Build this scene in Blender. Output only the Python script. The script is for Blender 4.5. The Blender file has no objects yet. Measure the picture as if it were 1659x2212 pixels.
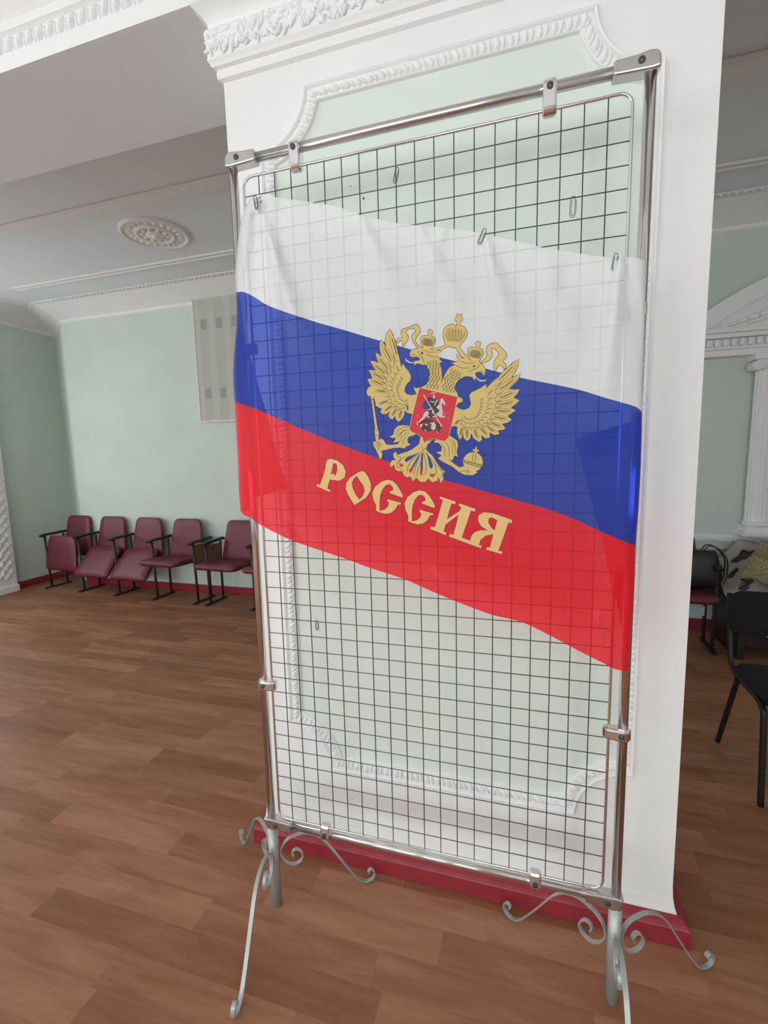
import bpy, bmesh, math, random
from math import sin, cos, pi, radians, sqrt
from mathutils import Vector, Matrix
from mathutils.geometry import delaunay_2d_cdt

sc = bpy.context.scene
COL = sc.collection
rnd = random.Random(7)

# ------------------------------------------------------------------ camera, world, exposure
FPX = 1007.54
RX = Vector((0.95712399, 0.28866783, -0.02417748))     # camera right
DN = Vector((0.01306398, -0.12639215, -0.99189433))    # camera down
FW = Vector((-0.28938383, 0.94905, -0.12474411))       # camera forward
CP = Vector((0.7813358, -1.2671442, 1.5520763))
cam_d = bpy.data.cameras.new('camera')
cam_d.sensor_fit = 'VERTICAL'; cam_d.sensor_height = 24.0
cam_d.lens = FPX / 2212 * 24.0
cam_d.clip_start = 0.02; cam_d.clip_end = 60
cam = bpy.data.objects.new('camera', cam_d); COL.objects.link(cam)
m3 = Matrix((RX, -DN, -FW)).transposed()
cam.matrix_world = Matrix.Translation(CP) @ m3.to_4x4()
sc.camera = cam

WIN_AISLE = 3.0     # strength of the window panes at the left end of the aisle
vs = sc.view_settings
vs.view_transform = 'Standard'; vs.look = 'None'; vs.gamma = 1.0; vs.exposure = 0.08
try: vs.use_curve_mapping = False
except Exception: pass
WORLD_STRENGTH = 0.6
WIN_FRONT = 7.6     # strength of the window panes behind the photographer
WIN_LEFT = 5.0      # strength of the window panes in the left wall of the hall
w = bpy.data.worlds.new('daylight'); sc.world = w; w.use_nodes = True
w.node_tree.nodes['Background'].inputs[0].default_value = (0.85, 0.92, 1, 1)
w.node_tree.nodes['Background'].inputs[1].default_value = WORLD_STRENGTH

def at(x, y, axis, val):
    """point of the place seen at photo position x, y on the plane axis = val"""
    d = RX * ((x - 829.5) / FPX) + DN * ((y - 1106) / FPX) + FW
    s = (val - CP[axis]) / d[axis]
    return CP + d * s

# ------------------------------------------------------------------ helpers
class MB:
    def __init__(s): s.v = []; s.f = []; s.mi = []; s.sm = []
    def add(s, vs_, fs, mi=0, smooth=False):
        o = len(s.v); s.v += [Vector(a) for a in vs_]
        for f in fs: s.f.append([o + i for i in f]); s.mi.append(mi); s.sm.append(smooth)
    def box(s, a, b, mi=0):
        x0, y0, z0 = a; x1, y1, z1 = b
        s.add([(x0,y0,z0),(x1,y0,z0),(x1,y1,z0),(x0,y1,z0),(x0,y0,z1),(x1,y0,z1),(x1,y1,z1),(x0,y1,z1)],
              [(0,3,2,1),(4,5,6,7),(0,1,5,4),(1,2,6,5),(2,3,7,6),(3,0,4,7)], mi)
    def obox(s, c, ux, uy, uz, mi=0):
        c = Vector(c); ux, uy, uz = Vector(ux), Vector(uy), Vector(uz)
        p = [c + ux*a + uy*b + uz*d for d in (-1,1) for b in (-1,1) for a in (-1,1)]
        s.add(p, [(0,2,3,1),(4,5,7,6),(0,1,5,4),(1,3,7,5),(3,2,6,7),(2,0,4,6)], mi)
    def sweep(s, path, prof, closed=False, up=None, mi=0, smooth=True, caps=True, scale=None):
        """prof: list of (a,b) offsets along side and up vectors"""
        P = [Vector(p) for p in path]; n = len(P); k = len(prof); rings = []
        T = []
        for i in range(n):
            if closed: t = (P[(i+1) % n] - P[i-1])
            else: t = P[min(i+1, n-1)] - P[max(i-1, 0)]
            T.append(t.normalized())
        if up is not None: U = Vector(up)
        else:
            U = Vector((0,0,1)) if abs(T[0].z) < .9 else Vector((1,0,0))
        prev = None
        for i in range(n):
            t = T[i]
            ref = U if (up is not None or prev is None) else prev
            side = t.cross(ref)
            if side.length < 1e-5: side = t.cross(Vector((0.3,1,0.2)))
            side.normalize(); u2 = side.cross(t).normalized()
            prev = u2
            sc_ = 1 if scale is None else scale[i]
            rings.append([P[i] + side*a*sc_ + u2*b*sc_ for a, b in prof])
        vv = [p for r in rings for p in r]; ff = []
        m = n if closed else n - 1
        for i in range(m):
            j = (i+1) % n
            for q in range(k):
                r = (q+1) % k
                ff.append((i*k+q, i*k+r, j*k+r, j*k+q))
        if caps and not closed:
            ff.append(tuple(range(k-1, -1, -1))); ff.append(tuple((n-1)*k+q for q in range(k)))
        s.add(vv, ff, mi, smooth)
    def tube(s, path, r, seg=10, closed=False, mi=0, scale=None, up=None):
        s.sweep(path, [(r*cos(2*pi*i/seg), r*sin(2*pi*i/seg)) for i in range(seg)], closed, up, mi, True, True, scale)
    def bar(s, path, w_, t_, up, mi=0):
        a, b = w_/2, t_/2
        s.sweep(path, [(-a,-b),(a,-b),(a,b),(-a,b)], False, up, mi, False)
    def lathe(s, prof, c=(0,0,0), seg=32, mi=0, smooth=True, axis='z'):
        c = Vector(c); vv = []; ff = []; k = len(prof)
        for i in range(seg):
            a = 2*pi*i/seg
            for r, z in prof:
                if axis == 'z': vv.append(c + Vector((r*cos(a), r*sin(a), z)))
                else: vv.append(c + Vector((r*cos(a), z, r*sin(a))))
        for i in range(seg):
            j = (i+1) % seg
            for q in range(k-1):
                ff.append((i*k+q, j*k+q, j*k+q+1, i*k+q+1))
        s.add(vv, ff, mi, smooth)
    def prism(s, pts, o, ax, ay, d, mi=0):
        """pts 2d -> o + ax*x + ay*y, extruded along d"""
        o, ax, ay, d = Vector(o), Vector(ax), Vector(ay), Vector(d)
        n = len(pts)
        a = [o + ax*x + ay*y for x, y in pts]; b = [p + d for p in a]
        s.add(a + b, [tuple(range(n-1, -1, -1)), tuple(range(n, 2*n))] + [(i, (i+1) % n, n+(i+1) % n, n+i) for i in range(n)], mi)
    def blob(s, c, ux, uy, uz, seg=8, rings=4, mi=0, half=True):
        """(half) ellipsoid; uz = outward axis"""
        c, ux, uy, uz = Vector(c), Vector(ux), Vector(uy), Vector(uz)
        vv = []; ff = []
        top = rings
        a0 = 0 if half else -pi/2
        for r in range(rings):
            e = a0 + (pi/2 - a0) * r / rings
            for i in range(seg):
                a = 2*pi*i/seg
                vv.append(c + ux*cos(a)*cos(e) + uy*sin(a)*cos(e) + uz*sin(e))
        vv.append(c + uz)
        for r in range(rings-1):
            for i in range(seg):
                j = (i+1) % seg
                ff.append((r*seg+i, r*seg+j, (r+1)*seg+j, (r+1)*seg+i))
        for i in range(seg): ff.append(((rings-1)*seg+i, (rings-1)*seg+(i+1) % seg, len(vv)-1))
        s.add(vv, ff, mi, True)
    def build(s, name, mats, parent=None, bevel=0, subsurf=0, loc=None):
        me = bpy.data.meshes.new(name)
        off = Vector(loc) if loc else Vector((0,0,0))
        me.from_pydata([v - off for v in s.v], [], s.f)
        if not isinstance(mats, (list, tuple)): mats = [mats]
        for m in mats: me.materials.append(m)
        me.polygons.foreach_set('material_index', s.mi); me.polygons.foreach_set('use_smooth', s.sm)
        me.update()
        bm = bmesh.new(); bm.from_mesh(me); bmesh.ops.recalc_face_normals(bm, faces=bm.faces); bm.to_mesh(me); bm.free()
        o = bpy.data.objects.new(name, me); COL.objects.link(o)
        if loc: o.location = off
        if parent is not None: o.parent = parent
        if bevel:
            b = o.modifiers.new('bevel', 'BEVEL'); b.width = bevel; b.segments = 3; b.limit_method = 'ANGLE'
        if subsurf:
            b = o.modifiers.new('sub', 'SUBSURF'); b.levels = b.render_levels = subsurf
        return o

def thing(name, label, cat, loc=(0,0,0), group=None):
    o = bpy.data.objects.new(name, None); COL.objects.link(o); o.location = loc
    o.empty_display_size = .1
    o['label'] = label; o['category'] = cat
    if group: o['group'] = group
    return o
def tag(o, label, cat, group=None):
    o['label'] = label; o['category'] = cat
    if group: o['group'] = group
    return o
def struct(o, label=None):
    o['kind'] = 'structure'
    if label: o['label'] = label
    return o
def smooth_path(pts, n=8, closed=False):
    P = [Vector(p) for p in pts]; out = []
    N = len(P); m = N if closed else N-1
    for i in range(m):
        if closed: p0, p1, p2, p3 = P[i-1], P[i], P[(i+1) % N], P[(i+2) % N]
        else: p0, p1, p2, p3 = P[max(i-1,0)], P[i], P[i+1], P[min(i+2, N-1)]
        for k in range(n):
            t = k / n
            out.append(0.5*((2*p1) + (p2-p0)*t + (2*p0-5*p1+4*p2-p3)*t*t + (3*p1-p0-3*p2+p3)*t**3))
    if not closed: out.append(P[-1])
    return out

# ------------------------------------------------------------------ materials
def lin(r, g, b):
    f = lambda c: (c/255/12.92) if c/255 <= .04045 else ((c/255+.055)/1.055)**2.4
    return (f(r), f(g), f(b), 1)
def mat(name, col, rough=.6, metal=0, noise=0, nscale=20, bump=0, bscale=60, spec=.5, coat=0, sheen=0):
    m = bpy.data.materials.new(name); m.use_nodes = True
    nt = m.node_tree; N = nt.nodes; L = nt.links; p = N['Principled BSDF']
    p.inputs['Base Color'].default_value = col; p.inputs['Roughness'].default_value = rough
    p.inputs['Metallic'].default_value = metal
    p.inputs['Specular IOR Level'].default_value = spec
    if coat: p.inputs['Coat Weight'].default_value = coat
    if sheen: p.inputs['Sheen Weight'].default_value = sheen
    tc = N.new('ShaderNodeTexCoord')
    if noise:
        nz = N.new('ShaderNodeTexNoise'); nz.inputs['Scale'].default_value = nscale; nz.inputs['Detail'].default_value = 5
        L.new(tc.outputs['Object'], nz.inputs['Vector'])
        mp = N.new('ShaderNodeMapRange'); mp.inputs[1].default_value = .3; mp.inputs[2].default_value = .7
        mp.inputs[3].default_value = 1-noise; mp.inputs[4].default_value = 1+noise*.5
        L.new(nz.outputs['Fac'], mp.inputs[0])
        mx = N.new('ShaderNodeMix'); mx.data_type = 'RGBA'; mx.blend_type = 'MULTIPLY'; mx.inputs[0].default_value = 1
        mx.inputs[6].default_value = col
        cb = N.new('ShaderNodeCombineColor')
        for i in range(3): L.new(mp.outputs[0], cb.inputs[i])
        L.new(cb.outputs[0], mx.inputs[7]); L.new(mx.outputs[2], p.inputs['Base Color'])
    if bump:
        nb = N.new('ShaderNodeTexNoise'); nb.inputs['Scale'].default_value = bscale; nb.inputs['Detail'].default_value = 6
        L.new(tc.outputs['Object'], nb.inputs['Vector'])
        bp = N.new('ShaderNodeBump'); bp.inputs['Strength'].default_value = bump; bp.inputs['Distance'].default_value = .01
        L.new(nb.outputs['Fac'], bp.inputs['Height']); L.new(bp.outputs[0], p.inputs['Normal'])
    return m

M = {}
M['white'] = mat('white_paint', (0.84, 0.835, 0.82, 1), .7, noise=.03, nscale=3, bump=.12, bscale=25)
M['plaster'] = mat('white_plaster', (0.86, 0.86, 0.85, 1), .75, bump=.15, bscale=80)
M['ceil'] = mat('ceiling_paint', (0.82, 0.855, 0.88, 1), .85, noise=.03, nscale=2)
M['green'] = mat('green_wall_paint', (0.615, 0.695, 0.625, 1), .75, noise=.05, nscale=2.5, bump=.08, bscale=30)
M['greenp'] = mat('pale_green_paint', (0.72, 0.79, 0.715, 1), .7, noise=.02, nscale=4, bump=.06, bscale=30)
M['redbase'] = mat('red_skirting_paint', (0.30, 0.028, 0.04, 1), .35, noise=.15, nscale=14)
M['chrome'] = mat('chrome', (0.78, 0.76, 0.75, 1), .12, 1)
M['satin'] = mat('satin_metal', (0.62, 0.60, 0.58, 1), .28, 1)
M['wire'] = mat('wire_chrome', (0.13, 0.14, 0.13, 1), .35, .6)
M['greypaint'] = mat('silver_grey_paint', (0.40, 0.42, 0.40, 1), .38, .35, noise=.08, nscale=40)
M['screw'] = mat('screw_metal', (0.10, 0.10, 0.10, 1), .4, .8)
M['vinyl'] = mat('burgundy_vinyl', (0.14, 0.018, 0.034, 1), .42, noise=.12, nscale=8, bump=.1, bscale=200)
M['darkwood'] = mat('dark_armrest', (0.016, 0.010, 0.009, 1), .5, noise=.2, nscale=15)
M['darksteel'] = mat('dark_steel', (0.035, 0.03, 0.03, 1), .5, .3)
M['ply'] = mat('plywood', (0.20, 0.10, 0.06, 1), .55, noise=.2, nscale=10)
M['black'] = mat('black_leather', (0.012, 0.012, 0.013, 1), .35, bump=.2, bscale=120)
M['blackfab'] = mat('black_fabric', (0.005, 0.005, 0.006, 1), .95, bump=.3, bscale=300)
M['blacksteel'] = mat('black_steel', (0.02, 0.015, 0.012, 1), .45, .3)
M['card'] = mat('blue_card', (0.35, 0.45, 0.48, 1), .7)
M['groove'] = mat('seam_shadow_line', (0.45, 0.44, 0.42, 1), .8)

def floor_mat():
    m = bpy.data.materials.new('plank_linoleum'); m.use_nodes = True
    nt = m.node_tree; N = nt.nodes; L = nt.links; p = N['Principled BSDF']
    tc = N.new('ShaderNodeTexCoord'); sp = N.new('ShaderNodeSeparateXYZ'); L.new(tc.outputs['Object'], sp.inputs[0])
    def mth(op, a, b=None, c=None):
        n = N.new('ShaderNodeMath'); n.operation = op
        for i, q in enumerate((a, b, c)):
            if q is None: continue
            if isinstance(q, (int, float)): n.inputs[i].default_value = q
            else: L.new(q, n.inputs[i])
        return n.outputs[0]
    row = mth('FLOOR', mth('DIVIDE', mth('ADD', sp.outputs[1], 20.006), .1115))
    wn = N.new('ShaderNodeTexWhiteNoise'); wn.noise_dimensions = '1D'; L.new(row, wn.inputs['W'])
    u = mth('ADD', mth('DIVIDE', mth('ADD', sp.outputs[0], 20), .62), wn.outputs[0])
    pid = mth('FLOOR', u)
    cv = N.new('ShaderNodeCombineXYZ'); L.new(row, cv.inputs[0]); L.new(pid, cv.inputs[1])
    wn2 = N.new('ShaderNodeTexWhiteNoise'); wn2.noise_dimensions = '3D'; L.new(cv.outputs[0], wn2.inputs['Vector'])
    # grain
    mp = N.new('ShaderNodeMapping'); mp.inputs['Scale'].default_value = (1.6, 11, 1)
    L.new(tc.outputs['Object'], mp.inputs['Vector'])
    add = N.new('ShaderNodeVectorMath'); add.operation = 'ADD'
    sc3 = N.new('ShaderNodeVectorMath'); sc3.operation = 'SCALE'; sc3.inputs['Scale'].default_value = 30
    L.new(wn2.outputs['Color'], sc3.inputs[0]); L.new(mp.outputs[0], add.inputs[0]); L.new(sc3.outputs[0], add.inputs[1])
    nz = N.new('ShaderNodeTexNoise'); nz.inputs['Scale'].default_value = 1.6; nz.inputs['Detail'].default_value = 4; nz.inputs['Distortion'].default_value = .6
    L.new(add.outputs[0], nz.inputs['Vector'])
    nz2 = N.new('ShaderNodeTexNoise'); nz2.inputs['Scale'].default_value = 8; nz2.inputs['Detail'].default_value = 6
    L.new(add.outputs[0], nz2.inputs['Vector'])
    tone = mth('ADD', mth('MULTIPLY', wn2.outputs[0], .34), mth('ADD', mth('MULTIPLY', nz.outputs['Fac'], .85), mth('MULTIPLY', nz2.outputs['Fac'], .18)))
    cr = N.new('ShaderNodeValToRGB'); e = cr.color_ramp.elements
    e[0].position = .30; e[0].color = (0.20, 0.076, 0.033, 1)
    e[1].position = 1.1 if False else 1.0; e[1].color = (0.42, 0.20, 0.112, 1)
    a = e.new(.62); a.color = (0.285, 0.118, 0.058, 1)
    L.new(tone, cr.inputs[0]); L.new(cr.outputs[0], p.inputs['Base Color'])
    p.inputs['Roughness'].default_value = .5; p.inputs['Specular IOR Level'].default_value = .35
    bp = N.new('ShaderNodeBump'); bp.inputs['Strength'].default_value = .05; bp.inputs['Distance'].default_value = .003
    L.new(nz2.outputs['Fac'], bp.inputs['Height']); L.new(bp.outputs[0], p.inputs['Normal'])
    return m
M['floor'] = floor_mat()

def flag_mat(name, col, transp=.24, rough=.42):
    m = bpy.data.materials.new(name); m.use_nodes = True
    nt = m.node_tree; N = nt.nodes; L = nt.links; p = N['Principled BSDF']; out = N['Material Output']
    p.inputs['Base Color'].default_value = col; p.inputs['Roughness'].default_value = rough
    p.inputs['Sheen Weight'].default_value = .25
    p.inputs['Specular IOR Level'].default_value = .35
    tc = N.new('ShaderNodeTexCoord')
    wv = N.new('ShaderNodeTexNoise'); wv.inputs['Scale'].default_value = 900; L.new(tc.outputs['Object'], wv.inputs['Vector'])
    bp = N.new('ShaderNodeBump'); bp.inputs['Strength'].default_value = .08; bp.inputs['Distance'].default_value = .001
    L.new(wv.outputs['Fac'], bp.inputs['Height']); L.new(bp.outputs[0], p.inputs['Normal'])
    tl = N.new('ShaderNodeBsdfTranslucent'); tl.inputs[0].default_value = col
    mx = N.new('ShaderNodeMixShader'); mx.inputs[0].default_value = .22
    L.new(p.outputs[0], mx.inputs[1]); L.new(tl.outputs[0], mx.inputs[2])
    if transp > 0:
        tr = N.new('ShaderNodeBsdfTransparent')
        tr.inputs[0].default_value = tuple(min(1, .20 + .80*c/max(col[:3])) for c in col[:3]) + (1,)
        mx2 = N.new('ShaderNodeMixShader'); mx2.inputs[0].default_value = transp
        L.new(mx.outputs[0], mx2.inputs[1]); L.new(tr.outputs[0], mx2.inputs[2]); L.new(mx2.outputs[0], out.inputs[0])
    else: L.new(mx.outputs[0], out.inputs[0])
    return m
M['fw'] = flag_mat('flag_white', (0.90, 0.90, 0.90, 1), .26)
M['fb'] = flag_mat('flag_blue', (0.020, 0.060, 0.42, 1), .42)
M['fr'] = flag_mat('flag_red', (0.95, 0.010, 0.032, 1), .36)
M['gold'] = flag_mat('print_gold', (0.76, 0.56, 0.18, 1), .0)
M['goldlt'] = flag_mat('print_gold_light', (0.88, 0.60, 0.24, 1), .0)
M['ink'] = flag_mat('print_ink', (0.055, 0.032, 0.02, 1), .0)
M['olive'] = flag_mat('print_olive', (0.11, 0.08, 0.02, 1), .0)
M['pink'] = flag_mat('print_pale', (0.70, 0.62, 0.62, 1), .0)
M['shield'] = flag_mat('print_red', (0.78, 0.02, 0.04, 1), .05)
M['maroon'] = flag_mat('print_maroon', (0.16, 0.01, 0.012, 1), .0)
M['gapb'] = flag_mat('print_blue_gap', (0.030, 0.055, 0.30, 1), .1)

def emis(name, col, s):
    m = bpy.data.materials.new(name); m.use_nodes = True
    nt = m.node_tree; p = nt.nodes['Principled BSDF']
    p.inputs['Base Color'].default_value = (0, 0, 0, 1)
    p.inputs['Emission Color'].default_value = col; p.inputs['Emission Strength'].default_value = s
    return m
M['day1'] = emis('daylit_glass', (0.90, 0.965, 0.985, 1), WIN_FRONT)
M['day2'] = emis('daylit_glass_left', (0.90, 0.965, 1, 1), WIN_LEFT)
M['day3'] = emis('daylit_glass_aisle', (0.90, 0.965, 1, 1), WIN_AISLE)

# ------------------------------------------------------------------ room
XL, XR, YF, YB = -5.2, 4.6, -5.0, 3.18
ZA, ZS, ZH = 3.35, 3.0, 3.75         # aisle ceiling, beam soffit, hall ceiling
b = MB(); b.box((XL-.3, YF-.3, -.06), (XR+.3, 4.0, 0)); struct(b.build('floor', M['floor']), 'brown wood-pattern plank flooring')
b = MB(); b.prism([(XL, 3.62), (-4.55, YB), (XR, YB), (XR, YB+.15), (-4.5, YB+.15), (XL, 3.8)], (0,0,0), (1,0,0), (0,1,0), (0,0,ZA)); struct(b.build('wall_back', M['green']), 'pale green back wall of the aisle')
def wall_with_holes(u0, u1, z1, holes, fn):
    """fn(u0,u1,z0,z1) adds a solid box"""
    us = sorted(holes)
    cur = u0
    for a, c, z0, zz in us:
        fn(cur, a, 0, z1); fn(a, c, 0, z0); fn(a, c, zz, z1); cur = c
    fn(cur, u1, 0, z1)
b = MB(); hl = [(-4.3, -2.9, .8, 3.0), (-2.3, -.9, .8, 3.0), (.85, 2.35, .75, 2.95)]
wall_with_holes(YF-.15, 3.75, ZH, hl, lambda a, c, z0, zz: b.box((XL-.15, a, z0), (XL, c, zz)))
struct(b.build('wall_left', M['green']), 'pale green left wall')
b = MB(); b.box((XR, YF-.15, 0), (XR+.15, YB+.15, ZH)); struct(b.build('wall_right', M['white']))
b = MB(); hf = [(-4.6, -3.2, .95, 2.75), (-2.5, -1.1, .95, 2.75), (-.4, 1.0, .95, 2.75), (1.7, 3.1, .95, 2.75)]
wall_with_holes(XL-.15, XR+.15, ZH, hf, lambda a, c, z0, zz: b.box((a, YF-.15, z0), (c, YF, zz)))
struct(b.build('wall_front', M['white']))
wn = 0
for i, (a, c, z0, zz) in enumerate(hf + hl):
    wn += 1; left = i >= len(hf)
    f = MB(); g = MB()
    def bx(mb, u0, u1, d0, d1, q0, q1):
        if left: mb.box((XL-.15+d0, u0, q0), (XL-.15+d1, u1, q1))
        else: mb.box((u0, YF-.15+d0, q0), (u1, YF-.15+d1, q1))
    for (u0, u1, q0, q1) in ((a, a+.07, z0, zz), (c-.07, c, z0, zz), (a+.07, c-.07, z0, z0+.07), (a+.07, c-.07, zz-.07, zz), ((a+c)/2-.03, (a+c)/2+.03, z0+.07, zz-.07)):
        bx(f, u0, u1, .04, .11, q0, q1)
    fo = struct(f.build('window_%d' % wn, M['white']))
    bx(g, a+.07, c-.07, .07, .078, z0+.07, zz-.07)
    g.build('pane', M[('day3' if a > 0 else 'day2') if left else 'day1'], fo)
b = MB(); b.box((XL-.15, .69, ZA), (XR+.15, 3.95, ZA+.1)); struct(b.build('ceiling', M['ceil']), 'grey-white ceiling of the aisle')
b = MB(); b.box((XL-.15, YF-.15, ZH), (XR+.15, .69, ZH+.1)); struct(b.build('ceiling_hall', M['ceil']), 'white ceiling of the main hall').name = 'ceiling.001'

# beam carried by the pillar
b = MB(); b.box((XL, .2, ZS), (XR, .69, ZH)); struct(b.build('trim_1', M['ceil']), 'wide flat beam running over the pillar')
# beam front: fascia, leaf band, cove up to the hall ceiling
b = MB()
prof = [(.2,ZS-.0),(.185,ZS-.0),(.183,3.055),(.196,3.06),(.196,3.118),(.180,3.125),(.176,3.15),(.168,3.16),(.14,3.19),(.10,3.25),(.03,3.36),(-.05,3.45),(-.12,3.5),(-.12,ZH),(.2,ZH)]
b.prism(prof, (XL,0,0), (0,1,0), (0,0,1), (XR-XL,0,0))
x = XL + .03
while x < XR:
    b.blob((x, .196, 3.089), (.017,0,0), (.010,0,.030), (0,-.018,0), 8, 3)
    b.blob((x+.025, .196, 3.085), (.006,0,0), (.0,0,.026), (0,-.012,0), 6, 3)
    x += .05
struct(b.build('trim_2', M['plaster']), 'white leaf-and-dart cornice along the beam front')

# aisle ceiling mouldings
def ybox(b, y0, y1, z0, z1, x0=XL, x1=XR): b.box((x0, y0, z0), (x1, y1, z1))
b = MB(); ybox(b, 1.545, 1.62, ZA-.03, ZA); ybox(b, 1.535, 1.56, ZA-.022, ZA); struct(b.build('trim_3', M['plaster'], bevel=.006), 'raised band across the aisle ceiling')
b = MB()
ybox(b, 2.49, 2.51, ZA-.018, ZA, -4.35); ybox(b, 2.535, 2.56, ZA-.022, ZA, -4.35)
struct(b.build('trim_4', M['plaster'], bevel=.005), 'double line moulding across the aisle ceiling')
b = MB()
cv = [(2.90, ZA), (2.90, ZA-.012), (2.93, ZA-.016)]
for i in range(9):
    a = pi/2 * i/8
    cv.append((3.165 - .22*cos(a) - 0.0, ZA-.13 + .11*(1-sin(a)) - 0 if False else ZA-.02 - .12*(1-cos(pi/2*i/8))))
cv += [(3.17, ZA-.15), (3.165, ZA-.165), (YB, ZA-.175), (YB, ZA)]
path = [(XR, YB), (-4.55, YB), (XL, 3.62), (XL, .70)]
vv = []; kp = len(cv)
for i, p in enumerate(path):
    p = Vector(p); ns = []
    for a, c_ in ((i-1, i), (i, i+1)):
        if a < 0 or c_ >= len(path): continue
        d = (Vector(path[c_]) - Vector(path[a])).normalized(); ns.append(Vector((-d.y, d.x)))
    nn = sum(ns, Vector((0, 0))).normalized(); nn = nn / max(.3, nn.dot(ns[0]))
    for y, z in cv: vv.append((p.x + nn.x*(YB-y), p.y + nn.y*(YB-y), z))
ff = []
for i in range(len(path)-1):
    for q in range(kp):
        r_ = (q+1) % kp; ff.append((i*kp+q, i*kp+r_, (i+1)*kp+r_, (i+1)*kp+q))
ff.append(tuple(range(kp))); ff.append(tuple((len(path)-1)*kp+q for q in range(kp)))
b.add(vv, ff)
x = -4.30
while x < XR:
    b.blob((x, 2.905, ZA-.012), (.014,0,0), (0,.020,0), (0,-.006,-.018), 6, 3); x += .05
struct(b.build('trim_5', M['plaster']), 'white coved cornice running round the aisle')
# rail on right part of back wall
b = MB(); ybox(b, YB-.035, YB, .80, .83, 1.5); ybox(b, YB-.05, YB, .765, .80, 1.5); ybox(b, YB-.02, YB, .70, .765, 1.5)
x = 1.52
while x < XR:
    b.blob((x, YB-.05, .782), (.013,0,0), (0,0,.014), (0,-.01,0), 6, 3); x += .035
struct(b.build('trim_8', M['plaster']), 'white beaded dado rail on the back wall')
b = MB(); b.box((-4.55, YB-.018, 0), (XR, YB, .088)); struct(b.build('baseboard_back', M['redbase'], bevel=.004), 'dark red skirting along the back wall')
b = MB(); b.box((XL, YF, 0), (XL+.018, 3.62, .085)); struct(b.build('baseboard_left', M['redbase'], bevel=.004), 'dark red skirting along the left wall')

# pilaster on the left wall
t = thing('pilaster', 'white relief pilaster on the left wall, at the left edge', 'pilaster', (XL, 2.72, 0))
def pb(name, mb, m): return mb.build(name, m, None)
b = MB(); b.box((.003, -.30, 0), (.095, .0, 3.17)); b.box((.003, -.31, 0), (.11, .01, .09)); b.build('shaft', M['plaster'], t, bevel=.01)
b = MB()
z = .2
while z < 3.1:
    for s in (-1, 1):
        b.blob((.095, -.15 + s*.05, z), (0,.045,.03), (0,-.012,.03), (.012,0,0), 8, 3)
        b.blob((.095, -.15 + s*.10, z+.05), (0,.03,-.02), (0,.01,.025), (.012,0,0), 8, 3)
    b.blob((.095, -.15, z+.05), (0,.02,0), (0,0,.045), (.018,0,0), 8, 3)
    z += .11
b.build('relief', M['plaster'], t)

# ------------------------------------------------------------------ pillar
PX0, PX1, PY0, PY1 = -.208, 1.245, .25, .74
pil = thing('pillar', 'broad white square pillar with framed pale green panel behind the display stand', 'pillar', (.52, .5, 0))
O = Vector((.52, .5, 0))
def pbuild(mb, name, m, **k):
    o = mb.build(name, m, pil, **k)
    o.data.transform(Matrix.Translation(-O)); return o
b = MB()
def rect(d, z): return [(PX0-d, PY0-d, z), (PX1+d, PY0-d, z), (PX1+d, PY1+d, z), (PX0-d, PY1+d, z)]
def stack(b, lv, mi=0, smooth=False):
    vv = []; ff = []
    for d, z in lv: vv += rect(d, z)
    for i in range(len(lv)-1):
        for q in range(4):
            r = (q+1) % 4; ff.append((i*4+q, i*4+r, i*4+4+r, i*4+4+q))
    ff.append((3,2,1,0)); k = 4*(len(lv)-1); ff.append((k,k+1,k+2,k+3))
    b.add(vv, ff, mi, smooth)
stack(b, [(.012,.08),(.012,.085),(.007,.10),(.002,.13),(0,.17),(0,2.82)])
pbuild(b, 'shaft', M['white'])
b = MB(); stack(b, [(.045,0),(.045,.062),(.035,.072),(.015,.082),(.0,.084)])
pbuild(b, 'base', M['redbase'], bevel=.003)
b = MB()
stack(b, [(0,2.80),(.014,2.805),(.016,2.82),(.014,2.828),(.014,2.832),(.026,2.836),(.030,2.845),(.036,2.853),(.034,2.86),(.036,2.90),(.040,2.93),(.036,2.942),(.028,2.95),(.030,2.96),(.040,2.975),(.055,2.99),(.068,3.0),(.072,3.02),(.072,3.06)])
def leafrow(b, x0, x1, y0, z, n, sx, sz, out, tilt=0):
    for i in range(n):
        x = x0 + (x1-x0)*(i+.5)/n
        b.blob((x, y0, z + .004*rnd.uniform(-1,1)), (sx, 0, tilt), (-tilt*.5, 0, sz), (0, -out, 0), 8, 3)
def acanthus(b, x0, x1, z0, z1, yb, count):
    for i in range(count):
        x = x0 + (x1-x0)*(i+rnd.random())/count; z = z0 + (z1-z0)*rnd.random(); a = rnd.uniform(-.9, .9) + (0 if i % 3 else 1.2)
        l = rnd.uniform(.010, .020); w2 = rnd.uniform(.004, .008)
        b.blob((x, yb, z), (l*sin(a), 0, l*cos(a)), (w2*cos(a), 0, -w2*sin(a)), (0, -rnd.uniform(.004, .010), 0), 8, 3)
acanthus(b, PX0-.035, PX1+.035, 2.868, 2.93, PY0-.036, 420)
leafrow(b, PX0-.03, PX1+.03, PY0-.036, 2.925, 30, .020, .010, .010)
for i in range(11):
    y = PY0 + (PY1-PY0)*(i+.5)/11
    for s, X in ((-1, PX0-.036), (1, PX1+.036)):
        b.blob((X, y, 2.885), (0,.013,0), (0,0,.026), (s*.012,0,0), 8, 3)
        b.blob((X, y+.02, 2.915), (0,.015,0), (0,0,.018), (s*.011,0,0), 8, 3)
pbuild(b, 'capital', M['plaster'])
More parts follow.
